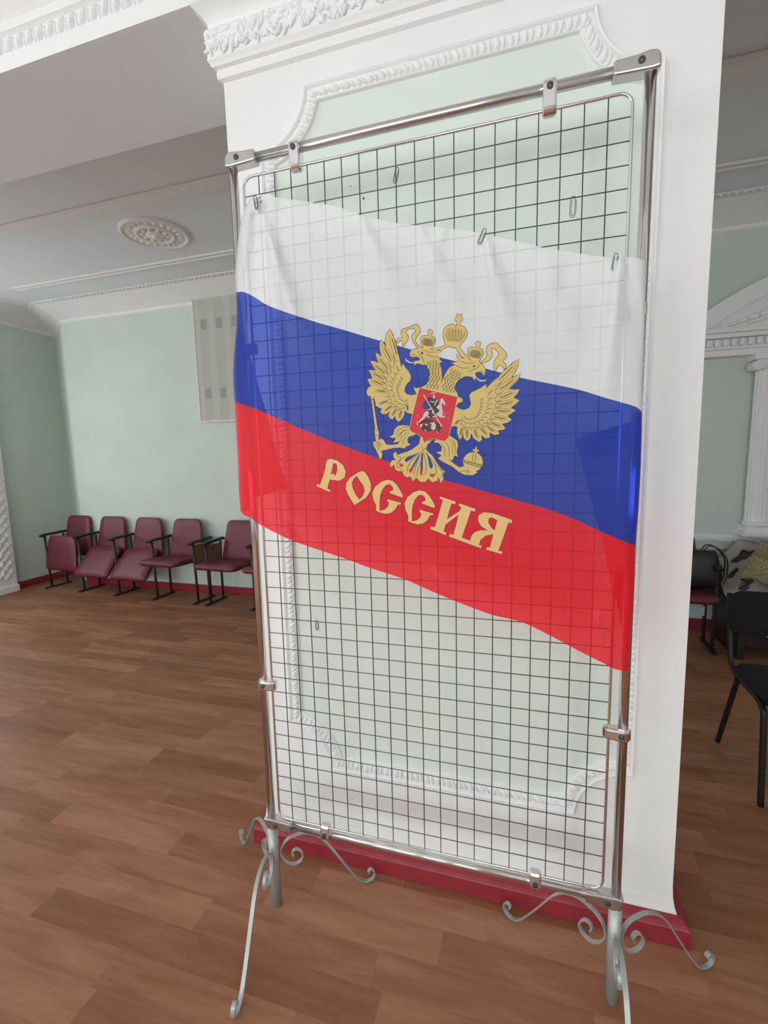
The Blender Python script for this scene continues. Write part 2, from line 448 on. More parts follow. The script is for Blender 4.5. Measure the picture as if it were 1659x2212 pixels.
# panel frame loops (x,z)
FX0, FX1, FZ0, FZ1, NR, FWD = -.08, 1.12, .362, 2.72, .167, .056
def loop(off, seg=14, nst=24):
    """list of points for the frame outline moved inwards by off; same count for every off"""
    pts = []
    corners = [(FX0, FZ1, 0), (FX1, FZ1, 1), (FX1, FZ0, 2), (FX0, FZ0, 3)]
    R_ = NR + off
    k = sqrt(max(R_*R_ - off*off, 1e-6)); a0 = math.asin(min(1, off/R_)) if R_ > 0 else 0
    arcs = []
    for cx, cz, q in corners:
        # arc from the side to the top etc., clockwise travel (left side up, top right, right side down, bottom left)
        if q == 0: A, B_ = -pi/2 + a0, -a0          # from (cx, cz-R) to (cx+R, cz)
        elif q == 1: A, B_ = -pi + a0, -pi/2 - a0   # from (cx-R, cz) to (cx, cz-R)
        elif q == 2: A, B_ = pi/2 + a0, pi - a0     # from (cx, cz+R) to (cx-R, cz)
        else: A, B_ = a0, pi/2 - a0                 # from (cx+R, cz) to (cx, cz+R)
        arcs.append([(cx + R_*cos(A+(B_-A)*i/seg), cz + R_*sin(A+(B_-A)*i/seg)) for i in range(seg+1)])
    for q in range(4):
        pts += arcs[q]
        p, r = arcs[q][-1], arcs[(q+1) % 4][0]
        for i in range(1, nst): pts.append((p[0]+(r[0]-p[0])*i/nst, p[1]+(r[1]-p[1])*i/nst))
    return pts
fr = MB()
tt = [(0,0),(.06,.016),(.14,.021),(.22,.017),(.27,.010),(.32,.012),(.85,.012),(.90,.016),(.95,.013),(1,0)]
loops = [loop(t_*FWD) for t_, h in tt]
n = len(loops[0]); vv = []; ff = []
for (t_, h), lp in zip(tt, loops):
    vv += [(x, PY0-h, z) for x, z in lp]
for i in range(len(tt)-1):
    for q in range(n):
        r = (q+1) % n; ff.append((i*n+q, i*n+r, (i+1)*n+r, (i+1)*n+q))
fr.add(vv, ff, 0, False)
# leaves along the frame
la, lb = loop(.36*FWD), loop(.86*FWD)
mid = [((p[0]+q[0])/2, (p[1]+q[1])/2, q[0]-p[0], q[1]-p[1]) for p, q in zip(la, lb)]
acc = 0; step = .019; kk = 0
for i in range(n):
    p, q = mid[i], mid[(i+1) % n]
    d = math.hypot(q[0]-p[0], q[1]-p[1])
    while acc < d:
        f = acc/d if d else 0
        x = p[0]+(q[0]-p[0])*f; z = p[1]+(q[1]-p[1])*f
        wx, wz = p[2]+(q[2]-p[2])*f, p[3]+(q[3]-p[3])*f
        wl = math.hypot(wx, wz); wx /= wl; wz /= wl; tx, tz = -wz, wx
        sl = .35
        ux = ((wx+tx*sl)*.018, 0, (wz+tz*sl)*.018); uy = (tx*(.0115 if kk % 2 else .0055), 0, tz*(.0115 if kk % 2 else .0055))
        fr.blob((x, PY0-.011, z), ux, uy, (0, -.012, 0), 8, 3); kk += 1
        acc += step
    acc -= d
pbuild(fr, 'moulding', M['plaster'])
il = loop(FWD*.97)
b = MB(); b.prism(il, (0, PY0-.003, 0), (1,0,0), (0,0,1), (0,.002,0)); pbuild(b, 'green_panel', M['greenp'])
b = MB(); b.tube([(at(785,428,1,.247)), (at(785,428,1,.243))], .003, 8); b.tube([(at(757,402,1,.247)), (at(757,402,1,.244))], .0015, 8)
pbuild(b, 'nail_hole', M['screw'])

# ------------------------------------------------------------------ ceiling rosette
mc = at(335, 503, 2, ZA); mr = .262
ros = thing('ceiling_rosette', 'round white plaster rosette on the aisle ceiling', 'rosette', tuple(mc))
b = MB(); b.lathe([(mr,0),(mr,-.012),(mr*.96,-.022),(mr*.90,-.022),(mr*.88,-.014),(mr*.84,-.012),(mr*.60,-.012),(mr*.58,-.024),(mr*.52,-.028),(mr*.47,-.022),(mr*.44,-.012),(mr*.3,-.010),(mr*.27,-.024),(mr*.2,-.03),(0,-.03)], seg=64)
for i in range(22):
    a = 2*pi*i/22; c_, s_ = cos(a), sin(a)
    b.blob((mr*.72*c_, mr*.72*s_, -.010), (c_*.026, s_*.026, 0), (-s_*.015, c_*.015, 0), (0,0,-.016), 8, 3)
    b.blob((mr*.93*c_, mr*.93*s_, -.020), (c_*.006, s_*.006, 0), (-s_*.02, c_*.02, 0), (0,0,-.006), 6, 2)
for i in range(10):
    a = 2*pi*i/10; c_, s_ = cos(a), sin(a)
    b.blob((mr*.36*c_, mr*.36*s_, -.012), (c_*.022, s_*.022, 0), (-s_*.014, c_*.014, 0), (0,0,-.022), 8, 3)
b.blob((0,0,-.028), (.03,0,0), (0,.03,0), (0,0,-.02), 12, 4)
b.build('disc', M['plaster'], ros)

# ------------------------------------------------------------------ hanging panel on back wall
def panel_mat():
    m = mat('patterned_cloth', (0.52, 0.50, 0.45, 1), .9)
    nt = m.node_tree; N = nt.nodes; L = nt.links; p = N['Principled BSDF']
    tc = N.new('ShaderNodeTexCoord'); sp = N.new('ShaderNodeSeparateXYZ'); L.new(tc.outputs['Object'], sp.inputs[0])
    def mth(op, a, b_=None):
        n_ = N.new('ShaderNodeMath'); n_.operation = op
        for i, q in enumerate((a, b_)):
            if q is None: continue
            if isinstance(q, (int, float)): n_.inputs[i].default_value = q
            else: L.new(q, n_.inputs[i])
        return n_.outputs[0]
    fx = mth('FRACT', mth('DIVIDE', mth('ADD', sp.outputs[0], .0), .19)); inx = mth('LESS_THAN', mth('ABSOLUTE', mth('SUBTRACT', fx, .62)), .20)
    fz = mth('FRACT', mth('DIVIDE', sp.outputs[2], .72)); inz = mth('LESS_THAN', mth('ABSOLUTE', mth('SUBTRACT', fz, .40)), .075)
    sq = mth('MULTIPLY', inx, inz)
    vs_ = mth('MULTIPLY', mth('LESS_THAN', mth('ABSOLUTE', mth('SUBTRACT', fx, .62)), .30), .25)
    fac = mth('MAXIMUM', sq, vs_)
    mx = N.new('ShaderNodeMix'); mx.data_type = 'RGBA'; L.new(fac, mx.inputs[0])
    mx.inputs[6].default_value = (0.53, 0.51, 0.46, 1); mx.inputs[7].default_value = (0.35, 0.34, 0.31, 1)
    L.new(mx.outputs[2], p.inputs['Base Color']); return m
M['panel'] = panel_mat(); M['trimwhite'] = mat('panel_edge', (0.75, 0.75, 0.72, 1), .5)
pa = at(435, 910, 1, YB-.035); pt = at(415, 649, 1, YB-.035)
t = thing('hanging_panel', 'large pale grey patterned panel hung high on the green back wall', 'wall panel', (pa.x, YB-.03, pa.z))
b = MB(); b.box((0, -.008, 0), (1.5, .012, pt.z-pa.z)); b.build('cloth', M['panel'], t)
b = MB(); b.box((-.008, -.014, -.012), (1.508, .014, 0)); b.box((-.010, -.014, 0), (0, .014, pt.z-pa.z)); b.build('edging', M['trimwhite'], t)

# ------------------------------------------------------------------ surround on right part of back wall
t = thing('wall_surround', 'white plaster surround with arched pediment and fluted columns on the back wall', 'surround', (2.95, YB, .83))
def tb(b, name, m, t, **k):
    o = b.build(name, m, t, **k); o.data.transform(Matrix.Translation(-Vector(t.location))); return o
SC = 3.02; HWID = 1.03
b = MB()
Z0 = 2.235
b.box((SC-HWID+.08, YB-.09, Z0), (SC+HWID-.08, YB, Z0+.05)); b.box((SC-HWID+.05, YB-.10, Z0+.05), (SC+HWID-.05, YB, Z0+.13))
b.box((SC-HWID+.02, YB-.14, Z0+.13), (SC+HWID-.02, YB, Z0+.165)); b.box((SC-HWID, YB-.16, Z0+.165), (SC+HWID, YB, Z0+.20))
tb(b, 'entablature', M['plaster'], t, bevel=.006)
b = MB(); x = SC-HWID+.07
while x < SC+HWID-.08:
    b.box((x, YB-.125, Z0+.07), (x+.032, YB-.10, Z0+.125)); x += .055
tb(b, 'dentils', M['plaster'], t, bevel=.003)
def arc(r0, h, n=28): return [(SC + HWID*.98*(2*i/n-1), Z0+.20 + h*(1-abs(2*i/n-1)**2.0)) for i in range(n+1)]
b = MB()
A = arc(0, .40); b.prism(A + [(SC+HWID*.98, Z0+.20)][:0], (0, YB-.06, 0), (1,0,0), (0,0,1), (0,.06,0))
b.sweep([(x, YB-.08, z) for x, z in A], [(-.06,-.02),(.06,-.02),(.06,.02),(-.06,.02)], up=(0,-1,0), smooth=False)
tb(b, 'pediment', M['plaster'], t)
for s in (-1, 1):
    b = MB(); cx = SC + s*.62
    pth = smooth_path([(cx, YB-.065, Z0+.24), (cx+s*-.25, YB-.065, Z0+.32), (cx-s*.42, YB-.065, Z0+.42), (cx-s*.30, YB-.065, Z0+.50), (cx-s*.22, YB-.065, Z0+.42), (cx-s*.30, YB-.065, Z0+.38)], 8)
    b.tube(pth, .014, 8)
    for q in range(8): b.blob((cx - s*.07*q + s*.1, YB-.063, Z0+.245+.022*q), (.04,0,.012), (-.006,0,.016+.004*q), (0,-.022,0), 8, 3)
    tb(b, 'scroll_relief', M['plaster'], t)
for s in (-1, 1):
    cx = SC + s*.47
    b = MB(); cyc = YB-.065; R0 = .088; vv = []; ff = []; sg = 72
    for z, rr in ((.95, 1.0), (2.12, .90)):
        for i in range(sg):
            a = 2*pi*i/sg; r_ = R0*rr*(1 - .07*(0.5+.5*cos(a*18)))
            vv.append((cx + r_*cos(a), cyc + r_*.75*sin(a), z))
    for i in range(sg): ff.append((i, (i+1) % sg, sg+(i+1) % sg, sg+i))
    b.add(vv, ff, 0, False)
    b.box((cx-.115, YB-.15, .83), (cx+.115, YB, .87)); b.box((cx-.10, YB-.14, .87), (cx+.10, YB, .91)); b.lathe([(.0,.91),(.095,.91),(.10,.925),(.09,.95),(0,.95)], (cx, cyc, 0), 24)
    c0 = tb(b, 'column', M['plaster'], t)
    b = MB(); b.box((cx-.115, YB-.145, 2.19), (cx+.115, YB, 2.235)); b.box((cx-.09, YB-.13, 2.12), (cx+.09, YB, 2.19))
    for q in (-1, 1):
        b.lathe([(0,-.012),(.035,-.012),(.038,0),(.035,.12),(0,.12)], (cx+q*.095, YB-.145, 2.145), 20, axis='y')
        b.lathe([(0,-.02),(.012,-.018),(.014,-.008),(.02,-.01),(.024,-.016),(.03,-.012)], (cx+q*.095, YB-.146, 2.145), 16, axis='y')
    o = b.build('capital', M['plaster'], c0, bevel=.004); o.data.transform(Matrix.Translation(-Vector(t.location)))

# ------------------------------------------------------------------ theatre seats
def slab(b, w0, w1, L_, th, origin, ax, ay, az, r=.06, bow=.0):
    """rounded trapezoid, w0 at start, w1 at end; ax width, ay length, az thickness"""
    origin, ax, ay, az = map(Vector, (origin, ax, ay, az))
    c4 = [(-w0/2, 0), (w0/2, 0), (w1/2, L_), (-w1/2, L_)]
    pts = []
    for i in range(4):
        p = Vector(c4[i]); pr = Vector(c4[i-1]); nx = Vector(c4[(i+1) % 4])
        a = p + (pr-p).normalized()*r; c_ = p + (nx-p).normalized()*r
        for k in range(6):
            t_ = k/5; pts.append((1-t_)**2*a + 2*t_*(1-t_)*p + t_*t_*c_)
    n_ = len(pts); cen = Vector((0, L_/2)); vv = []
    rings_ = [(.95, 0), (1, .3), (1, .7), (.94, 1), (.6, 1.06), (.2, 1.1)]
    for s_, h in rings_:
        for p in pts:
            q = cen + (p-cen)*s_
            bw = bow*(1 - (2*q.x/max(w0,w1))**2)
            vv.append(origin + ax*q.x + ay*q.y + az*(th*h - bw))
    ff = []
    for i in range(len(rings_)-1):
        for k in range(n_):
            j = (k+1) % n_; ff.append((i*n_+k, i*n_+j, (i+1)*n_+j, (i+1)*n_+k))
    ff.append(tuple(range(n_-1, -1, -1))); ff.append(tuple((len(rings_)-1)*n_+k for k in range(n_)))
    b.add(vv, ff, 0, True)

def seat_row(label, origin, ang, states, ply=False, group=None):
    """origin: front foot of the first side frame; +x along the row, +y to the wall"""
    root = thing('theatre_seat_row', label, 'seat row', origin, group); root.rotation_euler.z = ang
    P_ = .565; n_ = len(states)
    for i in range(n_+1):
        x = i*P_
        f = MB()
        f.box((x-.015, -.005, 0), (x+.015, .32, .018))
        f.tube([(x, .07, .015), (x, .06, .3), (x, .05, .645)], .013, 8)
        f.tube([(x, .27, .015), (x, .27, .3), (x, .285, .645)], .013, 8)
        f.box((x-.010, .08, .36), (x+.010, .29, .385))
        fo = f.build('side_frame', M['darksteel'], root)
        a = MB()
        a.sweep([(x, .0, .652), (x, .05, .665), (x, .20, .668), (x, .33, .672)], [(-.025,-.012),(.025,-.012),(.028,.004),(.02,.014),(-.02,.014),(-.028,.004)], up=(0,0,1), smooth=False)
        a.build('armrest', M['darkwood'], root, bevel=.004)
        if ply and i == 0 or (not ply and i == n_):
            a = MB(); a.box((x-.009, .05, .40), (x+.009, .29, .63)); a.build('side_panel', M['ply'], root, bevel=.003)
    for i, st in enumerate(states):
        x = (i+.5)*P_
        bk = MB(); lean = Vector((0, .16, .985)).normalized()
        slab(bk, .47, .37, .46, .035, (x, .25, .42), (1,0,0), lean, (0,-.985,.16), .07, .015)
        bk.build('backrest', M['vinyl'], root)
        s = MB()
        if st == 'flat': slab(s, .45, .50, .44, .05, (x, .24, .425), (1,0,0), (0,-1,.05), (0,0,1), .07, .01)
        elif st == 'droop':
            d = Vector((0, -.66, -.75)).normalized(); nrm = Vector((1,0,0)).cross(d)*-1
            if nrm.z < 0: nrm = -nrm
            slab(s, .47, .54, .40, .05, (x, .215, .51), (1,0,0), d, nrm, .07, .0)
        else:
            d = Vector((0.0, -.14, -.95)).normalized(); nrm = Vector((0,-.95,.14))
            slab(s, .44, .53, .42, .05, (x, .10, .655), (1,0,0), d, nrm, .07, .0)
        s.build('seat', M['vinyl'], root)
        u = MB(); u.box((x-P_/2+.01, .235, .385), (x+P_/2-.01, .26, .415)); u.build('cross_bar', M['darksteel'], root)
    return root
A0 = radians(-3)
seat_row('row of four burgundy folding seats by the green wall, three of their seats hanging down', (-4.84, 2.86, 0), A0, ['up', 'droop', 'droop', 'flat'])
seat_row('row of burgundy folding seats with level seats, partly hidden behind the display stand', (-2.42, 2.735, 0), A0, ['flat', 'flat'], ply=True)
seat_row('single burgundy folding seat behind the pillar, carrying the black handbag', (1.58, 2.62, 0), radians(-2), ['flat'])

# black handbag on the seat
t = thing('handbag', 'black leather handbag with two looped handles standing on a seat', 'handbag', (2.00, 2.70, .50))
b = MB(); vv = []; ff = []
secs = [(0,.175,.06),(.02,.185,.07),(.10,.182,.068),(.20,.165,.05),(.26,.155,.03),(.275,.145,.018)]
for z, a, c_ in secs:
    for i in range(24):
        q = 2*pi*i/24; cx = abs(cos(q))**.5*(1 if cos(q) > 0 else -1); sx = abs(sin(q))**.6*(1 if sin(q) > 0 else -1)
        vv.append((a*cx + .006*sin(q*3+z*20), c_*sx, z))
for i in range(len(secs)-1):
    for k in range(24): ff.append((i*24+k, i*24+(k+1) % 24, (i+1)*24+(k+1) % 24, (i+1)*24+k))
ff.append(tuple(range(23,-1,-1))); ff.append(tuple((len(secs)-1)*24+k for k in range(24)))
b.add(vv, ff, 0, True); b.build('body', M['black'], t)
for y in (-.03, .02):
    b = MB(); b.tube(smooth_path([(.05,y,.25),(.08,y,.31),(.14,y-.01,.30),(.20,y-.02,.22),(.205,y-.02,.10),(.19,y-.02,.04)], 8), .005, 8); b.build('handle', M['black'], t)

t = thing('bench', 'low dark bench covered with clothes beside the burgundy seat', 'bench', (2.75, 2.78, 0))
b = MB(); b.box((-.52, -.24, .41), (.60, .24, .45)); b.build('seat', M['darkwood'], t, bevel=.004)
for sx in (-.48, .54):
    b = MB(); b.box((sx, -.22, 0), (sx+.04, .22, .41)); b.build('leg', M['darkwood'], t, bevel=.003)
b = MB(); b.box((-.46, -.21, .10), (.55, -.19, .40)); b.build('front_board', M['darkwood'], t)
# draped clothes
def cloth(name, f, nu, nv, m, label, cat, thick=.003):
    vv = []; ff = []
    for j in range(nv+1):
        for i in range(nu+1): vv.append(f(i/nu, j/nv))
    for j in range(nv):
        for i in range(nu): a = j*(nu+1)+i; ff.append((a, a+1, a+nu+2, a+nu+1))
    b = MB(); b.add(vv, ff, 0, True); o = b.build(name, m)
    s = o.modifiers.new('thick', 'SOLIDIFY'); s.thickness = thick
    return tag(o, label, cat)
def floral():
    m = mat('floral_cloth', (0.48, 0.44, 0.42, 1), .85)
    nt = m.node_tree; N = nt.nodes; L = nt.links; p = N['Principled BSDF']
    tc = N.new('ShaderNodeTexCoord'); nz = N.new('ShaderNodeTexNoise'); nz.inputs['Scale'].default_value = 7; nz.inputs['Detail'].default_value = 1.5
    L.new(tc.outputs['Object'], nz.inputs['Vector'])
    cr = N.new('ShaderNodeValToRGB'); e = cr.color_ramp.elements; cr.color_ramp.interpolation = 'EASE'
    e[0].position = .0; e[0].color = (0.46, 0.42, 0.40, 1); e[1].position = .60; e[1].color = (0.05, 0.012, 0.012, 1)
    a = e.new(.54); a.color = (0.44, 0.41, 0.38, 1); a = e.new(.70); a.color = (0.22, 0.17, 0.07, 1)
    L.new(nz.outputs['Fac'], cr.inputs[0]); L.new(cr.outputs[0], p.inputs['Base Color']); return m
M['floral'] = floral()
def f1(u, v):
    x = 2.20 + u*.98 + .02*sin(v*9)
    if v < .55:
        k = v/.55
        z = .47 + (.27*(1-k)**1.3 + .06*sin(u*7+1)*(1-k) + .06*math.exp(-((u-.40)/.22)**2)*(1-k*.6)) * min(1, .25+u*3.5) + .018*sin(u*19+k*6)*k
        y = 3.03 - .52*k
    else:
        k = (v-.55)/.45
        hem = .30 - .02*u - (.14 if .12 < u < .55 else 0)*sin(pi*(u-.12)/.43) if u > .12 else .30 + .15*(1-u/.12)
        top = .47 + .018*sin(u*19+6)
        z = top + (hem-top)*k
        y = 2.51 + .02*sin(u*26) * (.3+k) - .03*k
    return (x, y, z)
cloth('floral_garment', f1, 70, 40, M['floral'], 'white cloth with dark red flowers draped over the bench beside the handbag', 'garment')
M['goldfab'] = mat('gold_sequin_cloth', (0.30, 0.28, 0.14, 1), .35, .35, noise=.5, nscale=90, bump=.6, bscale=160)
g0 = at(1599, 1250, 1, 2.48)
def f2(u, v):
    p0 = Vector((g0.x, 2.48, g0.z)); p1 = Vector((g0.x+.16, 2.62, g0.z+.26)); p2 = Vector((g0.x+.62, 2.80, g0.z+.20)); p3 = Vector((g0.x+.55, 2.46, g0.z-.16))
    q = (p0*(1-u)+p3*u)*(1-v) + (p1*(1-u)+p2*u)*v
    n_ = .015*sin(u*12+v*4) + .01*sin(v*15+u*5)
    bulge = .06*sin(pi*u)*sin(pi*v)
    return q + Vector((0, -bulge, n_+bulge*.6))
cloth('gold_garment', f2, 30, 20, M['goldfab'], 'gold glittering cloth lying on the flowered cloth', 'garment', .006)
b = MB(); c1 = at(1505, 1319, 1, 2.56); b.box((-.062,-.002,-.035), (.05,.002,.035)); o = b.build('card', M['card']); o.location = c1
tag(o, 'small pale blue card below the seat with the handbag', 'card')

# black chair at the right edge
t = thing('conference_chair', 'black padded chair with bent tube legs standing right of the pillar', 'chair', (2.0, 1.17, 0))
def L3(p): return (p[0]-2.0, p[1]-1.17, p[2])
bk = MB(); slab(bk, .53, .50, .21, .035, (0, .155, .635), (1,0,0), (0,.22,.97), (0,-.97,.22), .07, .012); bk.build('backrest', M['blackfab'], t)
st = MB(); slab(st, .47, .49, .42, .05, (0, .16, .44), (1,0,0), (0,-1,.06), (0,0,1), .07); st.build('seat', M['blackfab'], t)
for s in (-1, 1):
    x = s*.235
    l = MB(); l.tube(smooth_path([(x, .24, .012), (x, .07, .43), (x, .055, .455), (x,-.02,.45)], 6), .0125, 10); l.build('leg', M['blacksteel'], t)
    l = MB(); l.tube(smooth_path([(x,-.23,.012),(x,-.20,.38),(x,-.18,.43),(x,-.12,.452),(x,.02,.452),(x,.13,.47),(x,.17,.55),(x,.22,.82)], 6), .0125, 10); l.build('leg', M['blacksteel'], t)
l = MB(); l.tube([(-.235,.0,.445),(.235,.0,.445)], .010, 8); l.tube([(-.235,-.15,.438),(.235,-.15,.438)], .010, 8); l.build('seat_frame', M['blacksteel'], t)

# ------------------------------------------------------------------ display stand
LX, RXX, TZ, BZ = -.031, 1.034, 2.386, .318
st = thing('display_stand', 'chrome wire-mesh display stand on scrolled grey feet in front of the pillar', 'display stand', (0, 0, 0))
for x in (LX, RXX):
    b = MB(); b.tube([(x,0,BZ), (x,0,TZ)], .0125, 20); b.build('post', M['chrome'], st)
    b = MB(); b.tube([(x,0,0), (x,0,BZ-.01)], .0175, 20); lo = b.build('lower_post', M['greypaint'], st)
for z in (TZ, BZ):
    b = MB(); b.tube([(LX,0,z), (RXX,0,z)], .0125, 20); b.build('rail', M['satin' if z > 1 else 'chrome'], st)
# border rod
r = .028; pth = []
for cx, cz, a0 in ((1-r, 2.34-r, 0), (r, 2.34-r, 90), (r, .34+r, 180), (1-r, .34+r, 270)):
    for i in range(7):
        a = radians(a0 + i*15); pth.append((cx + r*cos(a), 0, cz + r*sin(a)))
b = MB(); b.tube(pth, .0038, 10, closed=True, up=(0,1,0)); mesh_panel = b.build('panel_border', M['chrome'], st)
b = MB()
for i in range(1, 20): b.tube([(i*.05, -.0018, .34), (i*.05, -.0018, 2.34)], .0015, 6)
for i in range(1, 40): b.tube([(0, .0012, .34+i*.05), (1, .0012, .34+i*.05)], .0013, 6)
b.build('wire_grid', M['wire'], st)
# corner connectors
def screw(parent, x, y, z):
    b = MB(); b.lathe([(0,-.0035),(.003,-.0035),(.0045,-.001),(.006,-.0025),(.0075,-.002),(.0075,.004)], (x, y, z), 16, axis='y'); b.build('screw', M['screw'], parent)
for x, sx in ((LX, 1), (RXX, -1)):
    for z, sz in ((TZ, 1), (BZ, -1)):
        b = MB()
        pr = [(-.018, -.017), (.0, -.019), (.06, -.0165), (.078, -.0155), (.078, .0155), (.03, .017), (.005, .021), (-.010, .019), (-.017, .008)]
        b.prism([(sx*a, sz*c_) for a, c_ in pr], (x, -.0175, z), (1,0,0), (0,0,1), (0,.035,0))
        c0 = b.build('corner_connector', M['satin'], st, bevel=.005)
        if z > 1: screw(c0, x+sx*.022, -.0178, z+.002)
        else: screw(c0, x+sx*.022, -.0178, z)
# clamps joining rails and mesh
def clamp(p_rail, p_mesh, k_=1.0):
    a = Vector(p_rail); c_ = Vector(p_mesh); d = (c_-a).normalized(); ax = d.cross(Vector((0,1,0))).normalized()
    L_ = (c_-a).length; b = MB(); pts = []
    for i in range(9):
        q = pi/2 + pi*i/8; pts.append((.019*k_*cos(q)+0, .019*k_*sin(q)))
    for i in range(9):
        q = -pi/2 + pi*i/8; pts.append((L_+.016*cos(q), .015*k_*sin(q)))
    # stadium profile in (d, y), width along ax
    vv = [a + d*u_ + Vector((0,1,0))*w_ - ax*.016 for u_, w_ in pts]; n_ = len(vv); vv += [v + ax*.032 for v in vv]
    b.add(vv, [tuple(range(n_)), tuple(range(2*n_-1, n_-1, -1))] + [(i, n_+i, n_+(i+1) % n_, (i+1) % n_) for i in range(n_)], 0, False)
    o = b.build('clamp', M['chrome'], st, bevel=.006)
    if k_ == 1.0: screw(o, a.x + d.x*.006, -.0192, a.z + d.z*.006)
for q in ((640,345), (1187,222)):
    p = at(q[0], q[1], 1, 0); clamp((p.x, 0, TZ), (p.x, 0, 2.34))
for q in ((705,1800), (1156,1900)):
    p = at(q[0], q[1], 1, 0); clamp((p.x, 0, BZ), (p.x, 0, .34))
for q, k_ in (((578,1478), 1.0), ((545,755), .74)):
    p = at(q[0], q[1], 1, 0); clamp((LX, 0, p.z), (0, 0, p.z), k_)
for q, k_ in (((1327,1582), 1.0), ((1368,672), .72)):
    p = at(q[0], q[1], 1, 0); clamp((RXX, 0, p.z), (1, 0, p.z), k_)
# scroll feet
LEG = [(.066,.168),(.060,.180),(.068,.192),(.083,.190),(.096,.170),(.090,.148),(.066,.138),(.042,.150),(.025,.178),(.024,.205),(.040,.232),(.068,.246),(.105,.249),(.145,.232),(.176,.200),(.205,.155),(.240,.098),(.275,.045),(.298,.017),(.318,.006),(.338,.010),(.350,.026),(.346,.044),(.334,.050),(.326,.042),(.330,.034)]
for x, angs in ((LX, (30, 144, -80)), (RXX, (30, 150, -90))):
    for a in angs:
        d = Vector((cos(radians(a)), sin(radians(a)), 0)); nrm = Vector((-d.y, d.x, 0))
        pts = smooth_path([Vector((x,0,0)) + d*r_ + Vector((0,0,z)) for r_, z in LEG], 5)
        b = MB(); P2 = [Vector(p) for p in pts]; n_ = len(P2); vv = []; ff = []
        for i in range(n_):
            T = (P2[min(i+1,n_-1)] - P2[max(i-1,0)]).normalized(); U = nrm.cross(T).normalized()
            for s_, u_ in ((-1,-1),(1,-1),(1,1),(-1,1)): vv.append(P2[i] + nrm*s_*.0065 + U*u_*.0022)
        for i in range(n_-1):
            for k in range(4): ff.append((i*4+k, i*4+(k+1) % 4, (i+1)*4+(k+1) % 4, (i+1)*4+k))
        ff.append((3,2,1,0)); ff.append(tuple((n_-1)*4+k for k in range(4)))
        b.add(vv, ff, 0, False); b.build('scroll_leg', M['greypaint'], st, bevel=.001)

# ------------------------------------------------------------------ flag
CT = [(545,425),(560,420),(580,423),(605,428),(650,434),(690,440),(735,448),(775,463),(850,481),(905,487),(960,492),(1025,501),(1050,506),(1110,520),(1180,536),(1260,549),(1325,557),(1337,554),(1365,556),(1395,563)]
C1 = [(510,632),(522,630),(535,634),(552,643),(575,658),(605,670),(640,682),(690,698),(740,712),(800,730),(870,750),(950,772),(1040,794),(1125,816),(1190,829),(1254,843),(1310,860),(1366,876),(1380,883),(1387,891)]
C2 = [(507,868),(520,872),(535,877),(555,884),(575,893),(610,908),(660,930),(729,958),(780,977),(833,995),(900,1018),(961,1037),(1050,1062),(1140,1087),(1195,1104),(1240,1121),(1296,1147),(1330,1162),(1350,1170),(1373,1179)]
C3 = [(520,1106),(528,1113),(540,1118),(560,1132),(580,1143),(600,1153),(640,1171),(740,1205),(800,1227),(870,1250),(930,1276),(990,1301),(1060,1327),(1130,1345),(1200,1379),(1260,1411),(1300,1431),(1325,1444),(1340,1448),(1358,1450)]
LEFT = [(545,425),(528,452),(517,500),(510,560),(508,600),(510,632),(512,690),(508,740),(504,800),(505,840),(507,868),(510,930),(514,1000),(516,1060),(520,1106)]
RIGHT = [(1395,563),(1394,620),(1393,690),(1391,760),(1388,840),(1387,891),(1386,950),(1384,1010),(1381,1070),(1377,1130),(1373,1179),(1371,1240),(1368,1310),(1362,1390),(1358,1450)]
YF0 = -.0235
def resample(poly, n_):
    P_ = smooth_path([Vector((a, c_, 0)) for a, c_ in poly], 6)
    d = [0]
    for i in range(1, len(P_)): d.append(d[-1] + (P_[i]-P_[i-1]).length)
    out = []; j = 0
    for k in range(n_+1):
        t_ = d[-1]*k/n_
        while j < len(d)-2 and d[j+1] < t_: j += 1
        f = 0 if d[j+1] == d[j] else (t_-d[j])/(d[j+1]-d[j])
        out.append(P_[j].lerp(P_[j+1], f))
    return out
NU = 150
rows = [resample(c_, NU) for c_ in (CT, C1, C2, C3)]
def ridge(px, py, x0, y0, x1, y1, w0, w1, amp, skew=0.0):
    dx, dy = x1-x0, y1-y0; L2 = dx*dx+dy*dy
    t_ = ((px-x0)*dx + (py-y0)*dy)/L2
    if t_ < -.08 or t_ > 1.25: return 0
    dist = ((px-x0)*dy - (py-y0)*dx)/sqrt(L2)
    w_ = w0 + (w1-w0)*max(0, min(1, t_))
    env = max(0, min(1, (t_+.08)/.12)) * max(0, min(1, (1.25-t_)/.5))
    return amp*env*math.exp(-(dist/w_)**2)
FOLDS = [(553,432,645,720,6,26,.016),(560,428,585,640,5,14,-.010),(545,430,520,620,8,10,.006),(548,430,556,640,5,12,-.006),
         (777,468,850,620,6,34,.009),(777,468,735,640,5,30,-.006),(700,480,790,760,20,40,-.005),
         (1045,512,1095,700,8,34,.011),(1045,512,1030,690,6,28,-.006),(905,490,985,650,5,26,.004),(960,496,900,640,8,30,.004),
         (1340,560,1300,900,9,46,.014),(1338,560,1400,740,6,22,-.008),(1340,560,1372,660,5,12,.008),(1250,560,1180,700,20,40,-.004),(1180,560,1240,760,20,45,.004),
         (930,1230,960,1275,3,10,.003),(620,1120,680,1190,8,14,.003),(1290,1330,1310,1440,8,14,.004),(1345,1250,1338,1440,8,10,-.004)]
def fdisp(px, py):
    a = 0
    for f in FOLDS: a += 1.8*ridge(px, py, *f)
    a += .0035*sin(px*.021 + py*.004) * math.exp(-((py-560-.22*(px-500))/220)**2)
    return a
def fy(px, py):
    return YF0 - max(-.004, .001 + fdisp(px, py)*1.0)
fl = MB(); V = []; idx = []; bands = (26, 22, 22)
edge = []
jl = []
